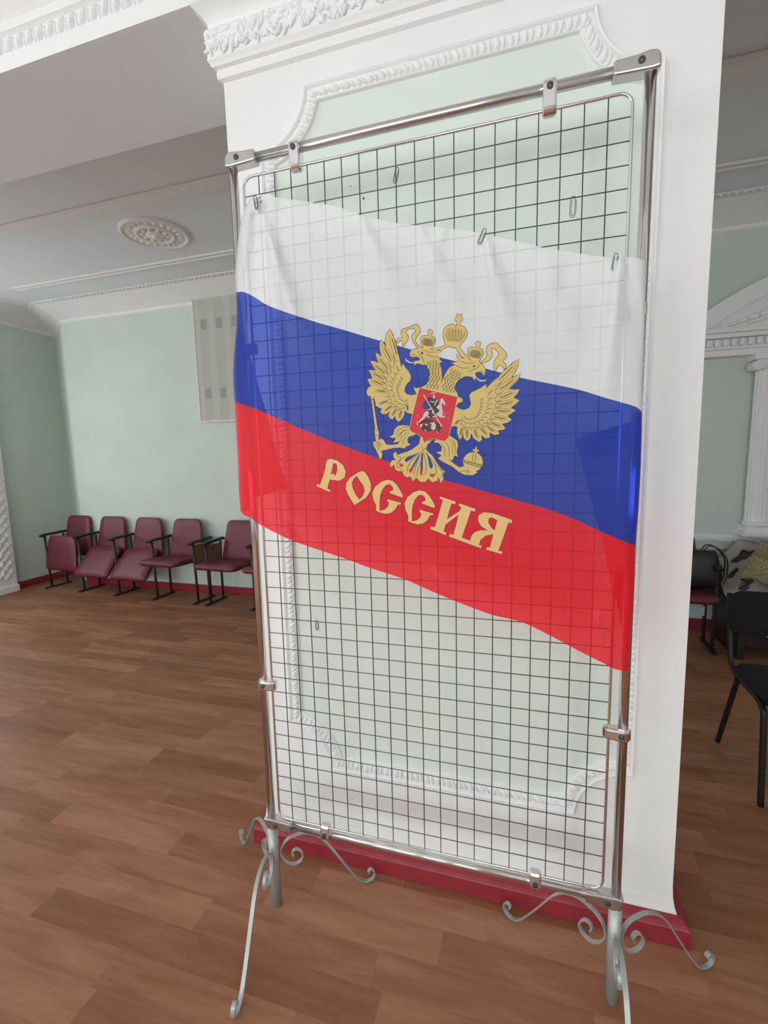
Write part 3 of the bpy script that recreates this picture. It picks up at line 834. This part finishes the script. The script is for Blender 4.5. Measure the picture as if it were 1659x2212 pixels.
for k in range(3):
    for j in range(bands[k] + (1 if k == 2 else 0)): jl.append((k, j/bands[k]))
H = len(jl)
LE = resample(LEFT, 200); RE = resample(RIGHT, 200)
def edge_x(E, y):
    for i in range(len(E)-1):
        if E[i].y <= y <= E[i+1].y:
            f = (y-E[i].y)/max(1e-6, E[i+1].y-E[i].y); return E[i].x*(1-f)+E[i+1].x*f
    return E[0].x if y < E[0].y else E[-1].x
def catmull(p0, p1, p2, p3, t_): return 0.5*((2*p1)+(p2-p0)*t_+(2*p0-5*p1+4*p2-p3)*t_*t_+(3*p1-p0-3*p2+p3)*t_**3)
grid = []
for (k, f) in jl:
    line = []
    for i in range(NU+1):
        P_ = [rows[q][i] for q in range(4)]
        p = P_[k].lerp(P_[min(k+1,3)], f)
        line.append(Vector((p.x, p.y)))
    xl = edge_x(LE, line[0].y); xr = edge_x(RE, line[-1].y)
    dl = xl-line[0].x; dr = xr-line[-1].x
    for i in range(NU+1):
        s_ = i/NU; line[i].x += dl*max(0, 1-s_*8) + dr*max(0, 1-(1-s_)*8)
    grid.append(line)
WR = 5     # columns of wrap on each side
for j, line in enumerate(grid):
    row_ = []
    # left wrap behind the post
    e = line[0]; pe = at(e.x, e.y, 1, YF0+.012)
    for q in range(WR, 0, -1):
        a = pi*q/WR; row_.append(Vector((pe.x + .012*(1-cos(a))*.6, YF0+.012 + .028*(1-cos(a))/2 + .004, pe.z)))
    for i, p in enumerate(line):
        s_ = min(i, NU-i)/NU
        yy = fy(p.x, p.y)
        if s_ < .03: k_ = s_/.03; k_ = sqrt(max(0, 1-(1-k_)**2)); yy = (YF0+.012)*(1-k_) + yy*k_
        row_.append(at(p.x, p.y, 1, yy))
    e = line[-1]; pe = at(e.x, e.y, 1, YF0+.012)
    for q in range(1, WR+1):
        a = pi*q/WR; row_.append(Vector((pe.x - .012*(1-cos(a))*.6, YF0+.012 + .028*(1-cos(a))/2 + .004, pe.z)))
    V += row_
W_ = NU+1+2*WR; ff = [[], [], []]
for j in range(H-1):
    k = jl[j][0]
    for i in range(W_-1):
        a = j*W_+i; ff[k].append((a, a+1, a+W_+1, a+W_))
fl.add(V, ff[0], 0, True); 
for k in (1, 2):
    for f in ff[k]: fl.f.append(list(f)); fl.mi.append(k); fl.sm.append(True)
flag = tag(fl.build('flag', [M['fw'], M['fb'], M['fr']]), 'white, blue and red striped flag with a gold double-headed eagle, clipped to the display stand', 'flag')
# folded-back edges behind the mesh
def flap(poly, split, name):
    pts = [Vector(p) for p in poly]
    vv = []; 
    b = MB()
    up_ = []; lowp = []
    def clip(ps, sign):
        out = []
        for i in range(len(ps)):
            a, c_ = ps[i], ps[(i+1) % len(ps)]
            fa, fc = sign*(a.y-split(a.x)), sign*(c_.y-split(c_.x))
            if fa >= 0: out.append(a)
            if fa*fc < 0:
                t_ = fa/(fa-fc); out.append(a.lerp(c_, t_))
        return out
    for sign, mi in ((-1, 1), (1, 2)):
        ps = clip(pts, sign)
        if len(ps) > 2: b.add([at(p.x, p.y, 1, .019) for p in ps], [tuple(range(len(ps)))], mi)
    return b.build(name, [M['fw'], M['fb'], M['fr']], flag)
flap([(515,700),(538,755),(548,800),(560,840),(577,895),(590,950),(603,1000),(625,1055),(592,1062),(560,1072),(540,1083),(524,1085),(516,1000),(512,860),(514,760)], lambda x: 868+.32*(x-507), 'folded_edge')
flap([(1240,948),(1300,930),(1365,910),(1378,905),(1376,1100),(1368,1250),(1362,1400),(1350,1420),(1338,1330),(1330,1290),(1322,1290),(1318,1250),(1300,1165),(1270,1055),(1252,985)], lambda x: 1179-.42*(1373-x), 'folded_edge')

# --- printed emblem and lettering, following the cloth
def print_mesh(name, layers, label=None):
    """layers: list of (kind, points in photo pixels, material index, depth layer, [width])"""
    b = MB()
    def place(p, ly): return at(p[0], p[1], 1, fy(p[0], p[1]) - .0006 - ly*.00016)
    for it in layers:
        kind, pts, mi, ly = it[:4]
        if kind == 'poly':
            holes = it[4] if len(it) > 4 else []
            vs2 = []; ed = []; 
            for lp in [pts] + holes:
                o = len(vs2); vs2 += [Vector(p) for p in lp]; ed += [(o+i, o+(i+1) % len(lp)) for i in range(len(lp))]
            xs = [p[0] for p in pts]; ys = [p[1] for p in pts]; gx = math.ceil(min(xs)/14)*14
            while gx < max(xs):
                gy = math.ceil(min(ys)/14)*14
                while gy < max(ys):
                    vs2.append(Vector((gx+.13, gy+.07))); gy += 14
                gx += 14
            try: r_ = delaunay_2d_cdt(vs2, ed, [], 0, 1e-5)
            except Exception: continue
            ov, oe, of = r_[0], r_[1], r_[2]
            def inside(p, lp):
                c_ = False; n_ = len(lp)
                for i in range(n_):
                    x1, y1 = lp[i]; x2, y2 = lp[(i+1) % n_]
                    if (y1 > p.y) != (y2 > p.y) and p.x < (x2-x1)*(p.y-y1)/(y2-y1)+x1: c_ = not c_
                return c_
            keep = []
            for f in of:
                c_ = sum((ov[i] for i in f), Vector((0,0)))/len(f)
                if inside(c_, pts) and not any(inside(c_, h) for h in holes): keep.append(tuple(f))
            b.add([place(p, ly) for p in ov], keep, mi)
        else:
            w_ = it[4]; closed = kind == 'loop'
            P_ = [Vector(p) for p in pts]; n_ = len(P_)
            Ls = []; Rs = []
            for i in range(n_):
                if closed: d0 = (P_[i]-P_[i-1]); d1 = (P_[(i+1) % n_]-P_[i])
                else: d0 = P_[i]-P_[max(i-1,0)]; d1 = P_[min(i+1,n_-1)]-P_[i]
                if d0.length < 1e-6: d0 = d1
                if d1.length < 1e-6: d1 = d0
                nn = Vector((-(d0.normalized()+d1.normalized()).y, (d0.normalized()+d1.normalized()).x))
                if nn.length < 1e-3: nn = Vector((-d1.y, d1.x))
                nn.normalize(); tw = w_ if closed or len(it) > 5 else w_*(.35+.65*sin(pi*(i+.5)/n_))
                Ls.append(P_[i]+nn*tw/2); Rs.append(P_[i]-nn*tw/2)
            vv = [place(p, ly) for p in Ls+Rs]
            m_ = n_ if closed else n_-1
            b.add(vv, [(i, (i+1) % n_, n_+(i+1) % n_, n_+i) for i in range(m_)], mi)
    o = b.build(name, PM, flag)
    return o
PM = [M['gold'], M['ink'], M['olive'], M['pink'], M['shield'], M['fw'], M['maroon'], M['goldlt'], M['gapb'], M['fr']]
GOLD, INK, OLI, PAL, SHD, WHT, MAR, GLT, GAP, RED = range(10)
def K(pts, ox, oy, s_): return [(ox + a/s_, oy + c_/s_) for a, c_ in pts]
A6 = lambda pts: K(pts, 760, 660, 4.1475)
A8 = lambda pts: K(pts, 780, 820, 9.217)
A7 = lambda pts: K(pts, 880, 780, 11.06)
A5 = lambda pts: K(pts, 660, 960, 3.456)
def sm(pts, n_=4):
    return [(p.x, p.y) for p in smooth_path([Vector((a, c_, 0)) for a, c_ in pts], n_, True)]
lay = []
def goldpoly(pts, smooth=False, mi=GOLD):
    if smooth: pts = sm(pts, 3)
    lay.append(('loop', pts, INK, 0, 2.1)); lay.append(('poly', pts, mi, 1))
def stroke(pts, w_=.8, mi=OLI, ly=3): lay.append(('line', pts, mi, ly, w_*1.35))
LW = [(340,210),(362,250),(385,320),(405,395),(412,440),(415,425),(428,480),(442,555),(458,518),(478,555),(510,590),(528,630),(525,670),(495,700),(475,735),(472,770),(492,793),(530,803),(575,795),(610,780),(600,850),(575,930),(552,990),(535,968),(515,966),(495,960),(478,938),(466,985),(442,1025),(415,1042),(394,1012),(388,985),(366,1020),(340,1010),(328,982),(345,945),(312,970),(275,973),(256,955),(268,925),(238,912),(212,895),(212,868),(195,820),(170,790),(180,745),(200,738),(165,712),(140,660),(185,652),(172,620),(150,580),(190,578),(218,588),(190,545),(165,495),(205,500),(240,515),(222,470),(213,425),(245,438),(268,458),(252,395),(249,345),(262,305),(285,338),(303,380),(300,310),(312,252)]
RW = [(1497,478),(1430,525),(1370,580),(1325,625),(1300,665),(1303,640),(1268,678),(1235,710),(1205,745),(1203,703),(1160,735),(1110,760),(1070,780),(1053,810),(1062,850),(1067,885),(1047,920),(1005,935),(965,925),(935,905),(920,950),(905,1010),(885,1070),(900,1085),(925,1078),(947,1088),(943,1140),(963,1198),(985,1185),(995,1135),(1002,1185),(1030,1213),(1058,1195),(1070,1140),(1088,1185),(1138,1222),(1165,1203),(1158,1155),(1195,1190),(1238,1182),(1232,1135),(1278,1160),(1322,1152),(1308,1118),(1350,1115),(1378,1100),(1345,1060),(1398,1048),(1432,1022),(1395,990),(1437,962),(1470,938),(1425,915),(1465,885),(1503,850),(1448,825),(1482,790),(1503,750),(1455,752),(1405,748),(1450,705),(1490,665),(1512,612),(1470,628),(1425,650),(1462,595),(1490,535)]
goldpoly(A6(LW)); goldpoly(A6(RW))
# body edges and curls beside the shield
goldpoly(A6([(555,728),(575,742),(605,738),(595,800),(570,775)]), True)
goldpoly(A6([(945,820),(992,838),(985,865),(955,872),(935,900)]), True)
NL = [(612,378),(560,392),(532,402),(518,428),(520,452),(545,462),(578,458),(612,470),(602,492),(562,498),(556,535),(590,518),(640,532),(668,530),(688,570),(697,620),(685,680),(655,715),(615,738),(690,760),(785,775),(797,705),(808,650),(802,570),(785,510),(812,508),(782,478),(798,462),(752,442),(815,408),(760,402),(715,392),(670,378)]
NRk = [(782,775),(800,700),(822,640),(850,590),(880,550),(930,530),(890,518),(945,500),(962,490),(944,465),(937,435),(985,468),(1040,488),(1130,492),(1160,520),(1192,560),(1199,595),(1182,628),(1166,602),(1132,594),(1102,606),(1112,632),(1099,672),(1080,640),(1030,632),(1000,640),(958,665),(930,700),(920,750),(945,785),(955,825),(870,805)]
goldpoly(A6(NL)); goldpoly(A6(NRk))
for tg in ([(605,488),(570,508),(530,508),(500,492),(478,468),(485,500),(520,518),(580,514)], [(1100,622),(1130,655),(1165,668),(1195,665),(1213,650),(1195,678),(1150,680),(1112,652)]):
    lay.append(('loop', A6(tg), INK, 0, 1.0)); lay.append(('poly', A6(tg), PAL, 2))
# crowns and ribbons
goldpoly(A6([(860,342),(800,373),(735,383),(742,400),(805,394),(860,366)])); goldpoly(A6([(922,362),(950,412),(990,462),(1040,495),(1056,470),(1004,430),(962,368)]))
def crown(pts, cross, band):
    goldpoly(A6(pts)); goldpoly(A6(cross))
crown([(836,345),(822,290),(820,235),(838,192),(872,172),(905,165),(930,185),(960,172),(1005,190),(1030,228),(1032,268),(1008,308),(978,345),(960,372),(918,378),(870,366)],
      [(938,172),(940,140),(922,134),(930,105),(942,108),(940,75),(986,80),(978,112),(996,110),(990,140),(970,138),(966,176)], None)
crown([(628,368),(620,325),(613,290),(635,272),(690,268),(740,284),(748,318),(735,352),(715,386),(660,384)], [(690,272),(694,248),(678,240),(684,226),(700,213),(722,226),(718,250),(708,275)], None)
crown([(1046,460),(1040,420),(1042,385),(1060,373),(1120,376),(1174,394),(1180,425),(1165,460),(1146,492),(1090,496)], [(1120,380),(1124,356),(1105,345),(1116,328),(1132,316),(1155,332),(1150,355),(1138,382)], None)
goldpoly(A6([(597,380),(560,340),(538,285),(548,255),(572,238),(560,208),(515,208),(482,235),(505,275),(500,310),(475,340),(452,378),(458,335),(440,312),(402,336),(408,295),(452,288),(442,245),(450,215),(505,198),(568,170),(604,192),(612,225),(604,252),(576,285),(572,330),(612,372)]), True)
goldpoly(A6([(1162,500),(1195,478),(1212,440),(1206,390),(1226,354),(1288,335),(1345,385),(1385,432),(1382,462),(1352,498),(1382,530),(1366,570),(1350,545),(1325,533),(1302,550),(1284,590),(1270,540),(1286,485),(1320,440),(1290,392),(1250,382),(1256,438),(1232,488),(1172,515)]), True)
# crown details
for c_, w_, h in (((925,262), 95, 80), ((682,325), 58, 48), ((1110,432), 60, 50)):
    for i in range(-3, 4):
        stroke(A6([(c_[0]+i*w_*.27+6, c_[1]-h*.9+abs(i)*h*.13), (c_[0]+i*w_*.30, c_[1]), (c_[0]+i*w_*.17-8, c_[1]+h*.75)]), .9 if w_ < 90 else .7)
    for j in range(-3, 4):
        stroke(A6([(c_[0]-w_*.85+abs(j)*3, c_[1]+j*h*.2-10), (c_[0], c_[1]+j*h*.2+8), (c_[0]+w_*.85-abs(j)*5, c_[1]+j*h*.2+12)]), .9 if w_ < 90 else .6)
lay.append(('poly', A6([(640,375),(655,362),(715,368),(712,384),(660,383)]), GLT, 4)); lay.append(('poly', A6([(1058,478),(1075,466),(1145,482),(1140,495),(1085,494)]), GLT, 4))
# feathers
def feathers(tips, root, side):
    for i, tp in enumerate(tips):
        r_, t_ = Vector(root), Vector(tp); d = t_-r_; nrm = Vector((-d.y, d.x)).normalized()
        L_ = d.length
        stroke(A6([r_+d*.62, r_+d*.75+nrm*3, r_+d*.88]), 1.5, INK)
        for s_ in (-1, 1): stroke(A6([r_+d*.55+nrm*s_*L_*.035, r_+d*.8+nrm*s_*L_*.045, r_+d*.95+nrm*s_*L_*.02]), .6)
    for fr_ in (.24, .38, .52):
        for i in range(len(tips)-1):
            a = Vector(root)+(Vector(tips[i])-Vector(root))*fr_; c_ = Vector(root)+(Vector(tips[i+1])-Vector(root))*fr_
            m_ = (a+c_)/2 + ((a+c_)/2-Vector(root))*.13
            stroke(A6([a, a.lerp(m_, .6), m_, c_.lerp(m_, .6), c_]), .8)
            stroke(A6([m_, m_+(m_-Vector(root))*.14]), 1.0, INK)
feathers([(340,225),(262,320),(215,435),(170,500),(155,583),(145,660),(190,760),(220,890),(275,960),(345,1005),(415,1030),(500,950)], (500,800), 1)
feathers([(1495,490),(1508,625),(1498,755),(1495,850),(1462,938),(1425,1022),(1370,1100),(1310,1150),(1228,1180),(1138,1210),(1033,1205),(965,1185),(915,1075)], (1035,950), -1)
# neck plumage, eyes, brows
def scales(a0, a1, b0, b1, n_, m_):
    for j in range(n_):
        for i in range(m_):
            s_ = (i+(.5 if j % 2 else 0))/m_; t_ = j/n_
            p = Vector(a0).lerp(Vector(a1), s_); q = Vector(b0).lerp(Vector(b1), s_); c_ = p.lerp(q, t_); d = (q-p)/n_
            s2 = (Vector(a1)-Vector(a0))/m_*.5
            stroke(A6([c_-s2*.2, c_+d*.6+s2*.5, c_+d*1.25]), .8); stroke(A6([c_+s2*1.1, c_+d*.7+s2*.6, c_+d*1.25]), .8)
scales((672,500),(770,480),(690,600),(800,590),3,4); scales((700,600),(800,590),(650,740),(775,750),4,4)
scales((900,560),(1000,610),(840,640),(935,680),3,4); scales((830,640),(930,690),(800,760),(920,780),4,4)
lay.append(('poly', A6([(618,412),(640,420),(634,440),(622,430)]), INK, 5)); lay.append(('poly', A6([(1080,545),(1100,530),(1106,542),(1090,552)]), INK, 5))
stroke(A6([(590,405),(610,440),(640,480),(650,520)]), .9); stroke(A6([(640,400),(700,420),(760,415)]), .9); stroke(A6([(660,430),(720,455),(780,470)]), .9); stroke(A6([(1160,520),(1120,560),(1080,580),(1040,590)]), .9); stroke(A6([(1100,510),(1040,520),(970,500)]), .9); stroke(A6([(1060,560),(990,560),(930,540)]), .9)
stroke(A6([(522,440),(560,436),(585,455)]), .8); stroke(A6([(1195,600),(1160,590),(1130,595)]), .8)
# legs, sceptre, tail, orb
goldpoly(A8([(985,930),(905,915),(820,905),(730,925),(665,990),(645,1085),(610,1120),(565,1130),(620,1165),(690,1150),(680,1200),(640,1250),(700,1248),(745,1225),(740,1285),(600,1302),(500,1290),(440,1192),(370,1178),(340,1230),(240,1240),(250,1320),(290,1380),(350,1440),(430,1412),(520,1392),(640,1362),(760,1352),(895,1372),(880,1332),(950,1318),(990,1282),(935,1268),(920,1200),(950,1135),(1040,1115),(1110,1060),(985,1010)]))
goldpoly(A8([(205,400),(240,400),(262,560),(325,960),(358,1060),(345,1180),(345,1300),(425,1480),(405,1570),(370,1582),(345,1500),(290,1380),(290,1180),(272,1050),(280,960),(228,560)]))
goldpoly(A8([(118,210),(165,145),(225,135),(285,190),(295,250),(262,300),(245,360),(205,395),(190,335),(140,322),(112,262)]), True)
goldpoly(A8([(1190,1110),(1150,1290),(1010,1392),(900,1440),(720,1500),(690,1430),(640,1480),(650,1560),(700,1590),(610,1610),(578,1680),(590,1750),(660,1690),(685,1790),(740,1825),(820,1820),(845,1900),(900,1945),(990,1930),(1030,2025),(1100,1950),(1180,2040),(1280,2035),(1340,1970),(1420,2045),(1520,2010),(1540,1935),(1588,2062),(1642,1975),(1625,1890),(1668,1830),(1600,1780),(1500,1650),(1418,1512),(1345,1450),(1295,1390),(1335,1290),(1420,1200),(1260,1240)]))
lay.append(('poly', A8([(1165,1440),(1060,1490),(920,1540),(862,1600),(895,1648),(1000,1580),(1100,1500)]), GAP, 3))
lay.append(('poly', A8([(1180,1470),(1100,1580),(1010,1730),(1040,1760),(1140,1570)]), GAP, 3)); lay.append(('poly', A8([(1010,1730),(955,1800),(960,1835),(1000,1860),(1040,1760)]), RED, 3))
lay.append(('poly', A8([(1205,1460),(1185,1640),(1180,1800),(1228,1800),(1232,1460)]), GAP, 3)); lay.append(('poly', A8([(1180,1800),(1170,1905),(1215,1885),(1228,1800)]), RED, 3))
lay.append(('poly', A8([(1280,1415),(1330,1560),(1355,1700),(1372,1765),(1420,1765),(1430,1700),(1370,1560)]), GAP, 3))
lay.append(('poly', A8([(780,1660),(765,1720),(810,1745),(855,1710)]), RED, 3)); lay.append(('poly', A8([(1370,1880),(1370,1925),(1430,1935),(1475,1880)]), RED, 3))
for ln in ([(1240,1400),(1250,1500),(1300,1680),(1290,1850),(1180,1930)],[(1200,1420),(1130,1600),(1080,1760),(1040,1900)],[(1215,1600),(1140,1760),(1100,1940)],[(1170,1460),(980,1640),(920,1760),(930,1850)],[(900,1520),(720,1640),(720,1740),(820,1800)],[(1330,1500),(1480,1700),(1500,1850),(1420,1960)],[(1200,1300),(1225,1400),(1290,1370),(1350,1260)],[(700,1500),(790,1560),(760,1680)],[(1500,1700),(1620,1830),(1600,1960)]): stroke(A8(ln), 1.0)
for ln in ([(980,960),(860,940),(730,1000),(690,1120)],[(980,1010),(860,1010),(760,1080),(720,1180)],[(960,1060),(870,1080),(800,1160),(760,1260)],[(900,1120),(850,1200),(820,1290)],[(860,990),(800,1060),(780,1140)],[(320,1240),(380,1260),(380,1350)],[(270,1290),(340,1330),(350,1400)],[(300,1230),(340,1280),(400,1300)],[(290,1010),(350,1010)],[(290,1110),(350,1110)]): stroke(A8(ln), .9)
goldpoly(A6([(745,1208),(850,1195),(882,1168),(945,1212),(952,1258),(938,1305),(950,1355),(918,1342),(902,1388),(866,1378),(930,1428),(965,1450),(1005,1440),(1040,1488),(1080,1480),(1112,1470),(1122,1500),(1082,1520),(1010,1516),(960,1492),(900,1442),(820,1402),(770,1370),(805,1345),(755,1313),(800,1308),(806,1265),(780,1232),(735,1226)]))
for ln in ([(870,1190),(910,1240),(900,1330)],[(830,1215),(870,1270),(870,1360)],[(800,1230),(835,1290),(830,1360)],[(905,1200),(930,1260),(922,1330)],[(960,1490),(1010,1480),(1050,1505)]): stroke(A6(ln), .9)
goldpoly(A6([(1085+88*cos(2*pi*i/28), 1402+88*sin(2*pi*i/28)) for i in range(28)]))
goldpoly(A6([(1098,1318),(1104,1305),(1083,1300),(1083,1286),(1105,1290),(1105,1268),(1120,1268),(1120,1292),(1140,1294),(1138,1308),(1118,1308),(1118,1320)]))
lay.append(('line', A6([(1000,1382),(1050,1400),(1110,1416),(1170,1432)]), INK, 4, 1.2, 1)); lay.append(('line', A6([(1000,1402),(1050,1420),(1110,1438),(1168,1452)]), INK, 4, 1.2, 1))
stroke(A6([(1090,1320),(1078,1400)]), .9, INK, 4); stroke(A6([(1112,1325),(1104,1410)]), .9, INK, 4)
for i in range(8): lay.append(('poly', A6([(1010+i*20+5*cos(2*pi*k/6), 1397+i*5.6+5*sin(2*pi*k/6)) for k in range(6)]), INK, 5))
# shield and rider
SH = [(607,738),(690,758),(780,780),(870,802),(945,820),(925,915),(905,1010),(880,1110),(865,1180),(835,1212),(795,1208),(745,1192),(705,1192),(675,1208),(650,1230),(632,1180),(590,1150),(535,1130),(518,1100),(540,1000),(570,880)]
lay.append(('loop', A6(SH), GLT, 5, 2.4)); lay.append(('poly', A6(SH), SHD, 6)); lay.append(('loop', A6([(a+(730-a)*.012, c_+(980-c_)*.012) for a, c_ in SH]), MAR, 7, .6))
lay.append(('poly', sm(A7([(360,1050),(400,985),(450,940),(480,1040),(520,1120),(440,1150),(375,1120)])), GAP, 7))
lay.append(('poly', sm(A7([(470,880),(560,860),(640,900),(740,880),(720,960),(760,1020),(690,1100),(760,1200),(690,1260),(690,1340),(560,1370),(430,1385),(480,1280),(500,1200),(480,1140),(500,1040),(430,950)])), INK, 8))
lay.append(('poly', sm(A7([(800,905),(850,905),(915,1035),(865,1040),(832,985),(822,1060),(838,1150),(850,1240),(830,1290),(905,1322),(890,1345),(790,1340),(715,1300),(690,1245),(745,1225),(765,1160),(715,1130),(700,1090),(760,1030)])), PAL, 9))
lay.append(('poly', sm(A7([(490,1195),(420,1220),(380,1290),(360,1340),(285,1430),(275,1470),(340,1425),(410,1370),(430,1330),(480,1320),(510,1240)])), PAL, 9))
for q in ([(480,1160),(540,1130),(580,1150),(520,1170)],[(610,840),(645,798),(662,850),(640,905),(615,890)],[(563,765),(640,750),(683,745),(680,765),(640,770),(572,785)],[(640,1040),(700,920),(740,895),(690,1000),(650,1075)],[(530,940),(590,965),(660,955),(620,995),(570,985)],[(590,1340),(640,1300),(680,1330),(620,1345)],[(600,1180),(640,1170),(620,1250),(585,1260)],[(460,1340),(520,1310),(540,1340),(480,1360)],[(530,1480),(640,1455),(680,1520),(675,1600),(640,1650),(590,1635),(540,1595),(600,1575),(525,1545),(600,1530)],[(300,1510),(370,1500),(330,1590),(315,1590)],[(780,1470),(840,1560),(790,1560)],[(680,1640),(750,1720),(735,1730),(690,1680)],[(420,1620),(455,1650),(440,1690),(415,1650)],[(235,1300),(255,1290),(250,1330),(232,1330)],[(225,1440),(250,1450),(255,1530),(235,1530)],[(895,1250),(915,1245),(910,1280),(895,1275)],[(970,1330),(985,1360),(975,1400)],[(400,1500),(500,1505),(450,1560),(440,1530)]):
    lay.append(('poly', A7(q), PAL, 10))
lay.append(('poly', sm(A7([(280,1480),(400,1395),(560,1400),(700,1450),(770,1500),(840,1560),(790,1620),(740,1730),(600,1650),(430,1690),(340,1620),(300,1540)])), MAR, 8))
lay.append(('poly', sm(A7([(340,1560),(480,1500),(560,1560),(600,1650),(500,1680),(380,1640)])), INK, 9)); lay.append(('poly', sm(A7([(680,1600),(760,1560),(760,1700),(690,1660)])), INK, 9))
lay.append(('line', A7([(388,805),(520,1030),(650,1260),(740,1430),(830,1560)]), PAL, 11, 2.0, 1))
print_mesh('printed_eagle', lay)
# lettering
lt = []
def letter(pts, holes=(), s_=True):
    P_ = A5(pts)
    hs = [A5(h) for h in holes]
    lt.append(('loop', P_, MAR, 0, 2.2)); 
    for h in hs: lt.append(('loop', h, MAR, 0, 2.2))
    lt.append(('poly', P_, GLT, 1, hs))
letter([(165,112),(190,107),(240,122),(283,158),(300,205),(292,248),(255,271),(215,268),(182,262),(172,295),(163,330),(185,340),(182,356),(80,310),(90,296),(107,302),(130,240),(148,180),(152,140)], [[(215,138),(233,150),(238,190),(222,236),(205,214),(188,229),(198,185),(206,148)]])
letter([(420,198),(385,213),(330,250),(304,290),(300,330),(315,370),(340,415),(365,453),(400,432),(455,395),(486,345),(489,295),(470,245),(445,208)], [[(384,235),(405,272),(432,305),(441,350),(427,385),(401,411),(375,375),(352,325),(347,285),(362,252)]])
CC = [(628,362),(675,380),(722,397),(726,380),(708,345),(680,300),(650,272),(610,263),(565,278),(520,315),(498,360),(505,410),(527,455),(525,495),(560,510),(600,519),(640,510),(670,485),(690,448),(708,452),(713,436),(660,422),(616,408),(608,420),(622,436),(618,460),(590,488),(553,495),(552,440),(558,380),(575,335),(600,303),(628,297),(650,315),(655,340),(640,349),(628,348)]
letter(CC); letter([(a+241, c_+79) for a, c_ in CC])
letter([(1005,388),(1122,428),(1116,447),(1090,441),(1072,500),(1055,560),(1100,530),(1150,497),(1164,468),(1143,458),(1148,440),(1270,482),(1263,502),(1235,494),(1200,600),(1166,694),(1232,720),(1291,748),(1316,755),(1310,776),(1190,732),(1071,688),(1078,667),(1103,676),(1125,600),(1142,525),(1095,560),(1045,600),(1031,650),(1055,659),(1048,679),(930,630),(936,612),(965,619),(995,520),(1026,414),(1000,404)])
letter([(1400,514),(1470,538),(1545,565),(1538,590),(1515,583),(1478,690),(1440,794),(1469,799),(1463,819),(1405,802),(1347,785),(1353,767),(1376,770),(1402,671),(1345,682),(1308,712),(1293,751),(1226,722),(1240,680),(1262,656),(1300,641),(1360,641),(1312,611),(1288,570),(1290,530),(1330,506)], [[(1390,545),(1432,566),(1411,642),(1384,618),(1364,580),(1368,552)]])
print_mesh('printed_lettering', lt)

# ------------------------------------------------------------------ paper clips
def clip_(px, py, tilt, label, y=-.012, s_=1.0):
    c_ = at(px, py, 1, y)
    pts = [(-.003,0,.012),(-.003,0,-.012),(0,0,-.015),(.003,0,-.012),(.003,0,.014),(0,0,.017),(-.005,0,.014),(-.005,0,-.014),(-.001,0,-.019),(.005,0,-.015),(.005,0,.010)]
    b = MB(); b.tube(smooth_path([Vector(p)*s_ for p in pts], 4), .0008, 6)
    o = b.build('paper_clip', M['wire']); o.location = c_; o.rotation_euler = (0, tilt, 0); tag(o, label, 'paper clip', 'paper clips on the display stand')
clip_(856, 378, .25, 'paper clip on the mesh, high above the left half of the flag', -.006)
clip_(1238, 446, .05, 'paper clip hanging alone on the mesh, above the right half of the flag', -.006, 1.25)
clip_(1042, 510, .45, 'paper clip holding the middle of the flag\'s top edge', fy(1042,510)-.003)
clip_(1329, 565, .15, 'paper clip holding the flag near its upper right corner', fy(1329,565)-.003)
clip_(685, 1350, .0, 'paper clip on the mesh below the left half of the flag', -.006, .9)
clip_(553, 437, -.1, 'paper clip gathering the flag\'s upper left corner', fy(553,437)-.004)
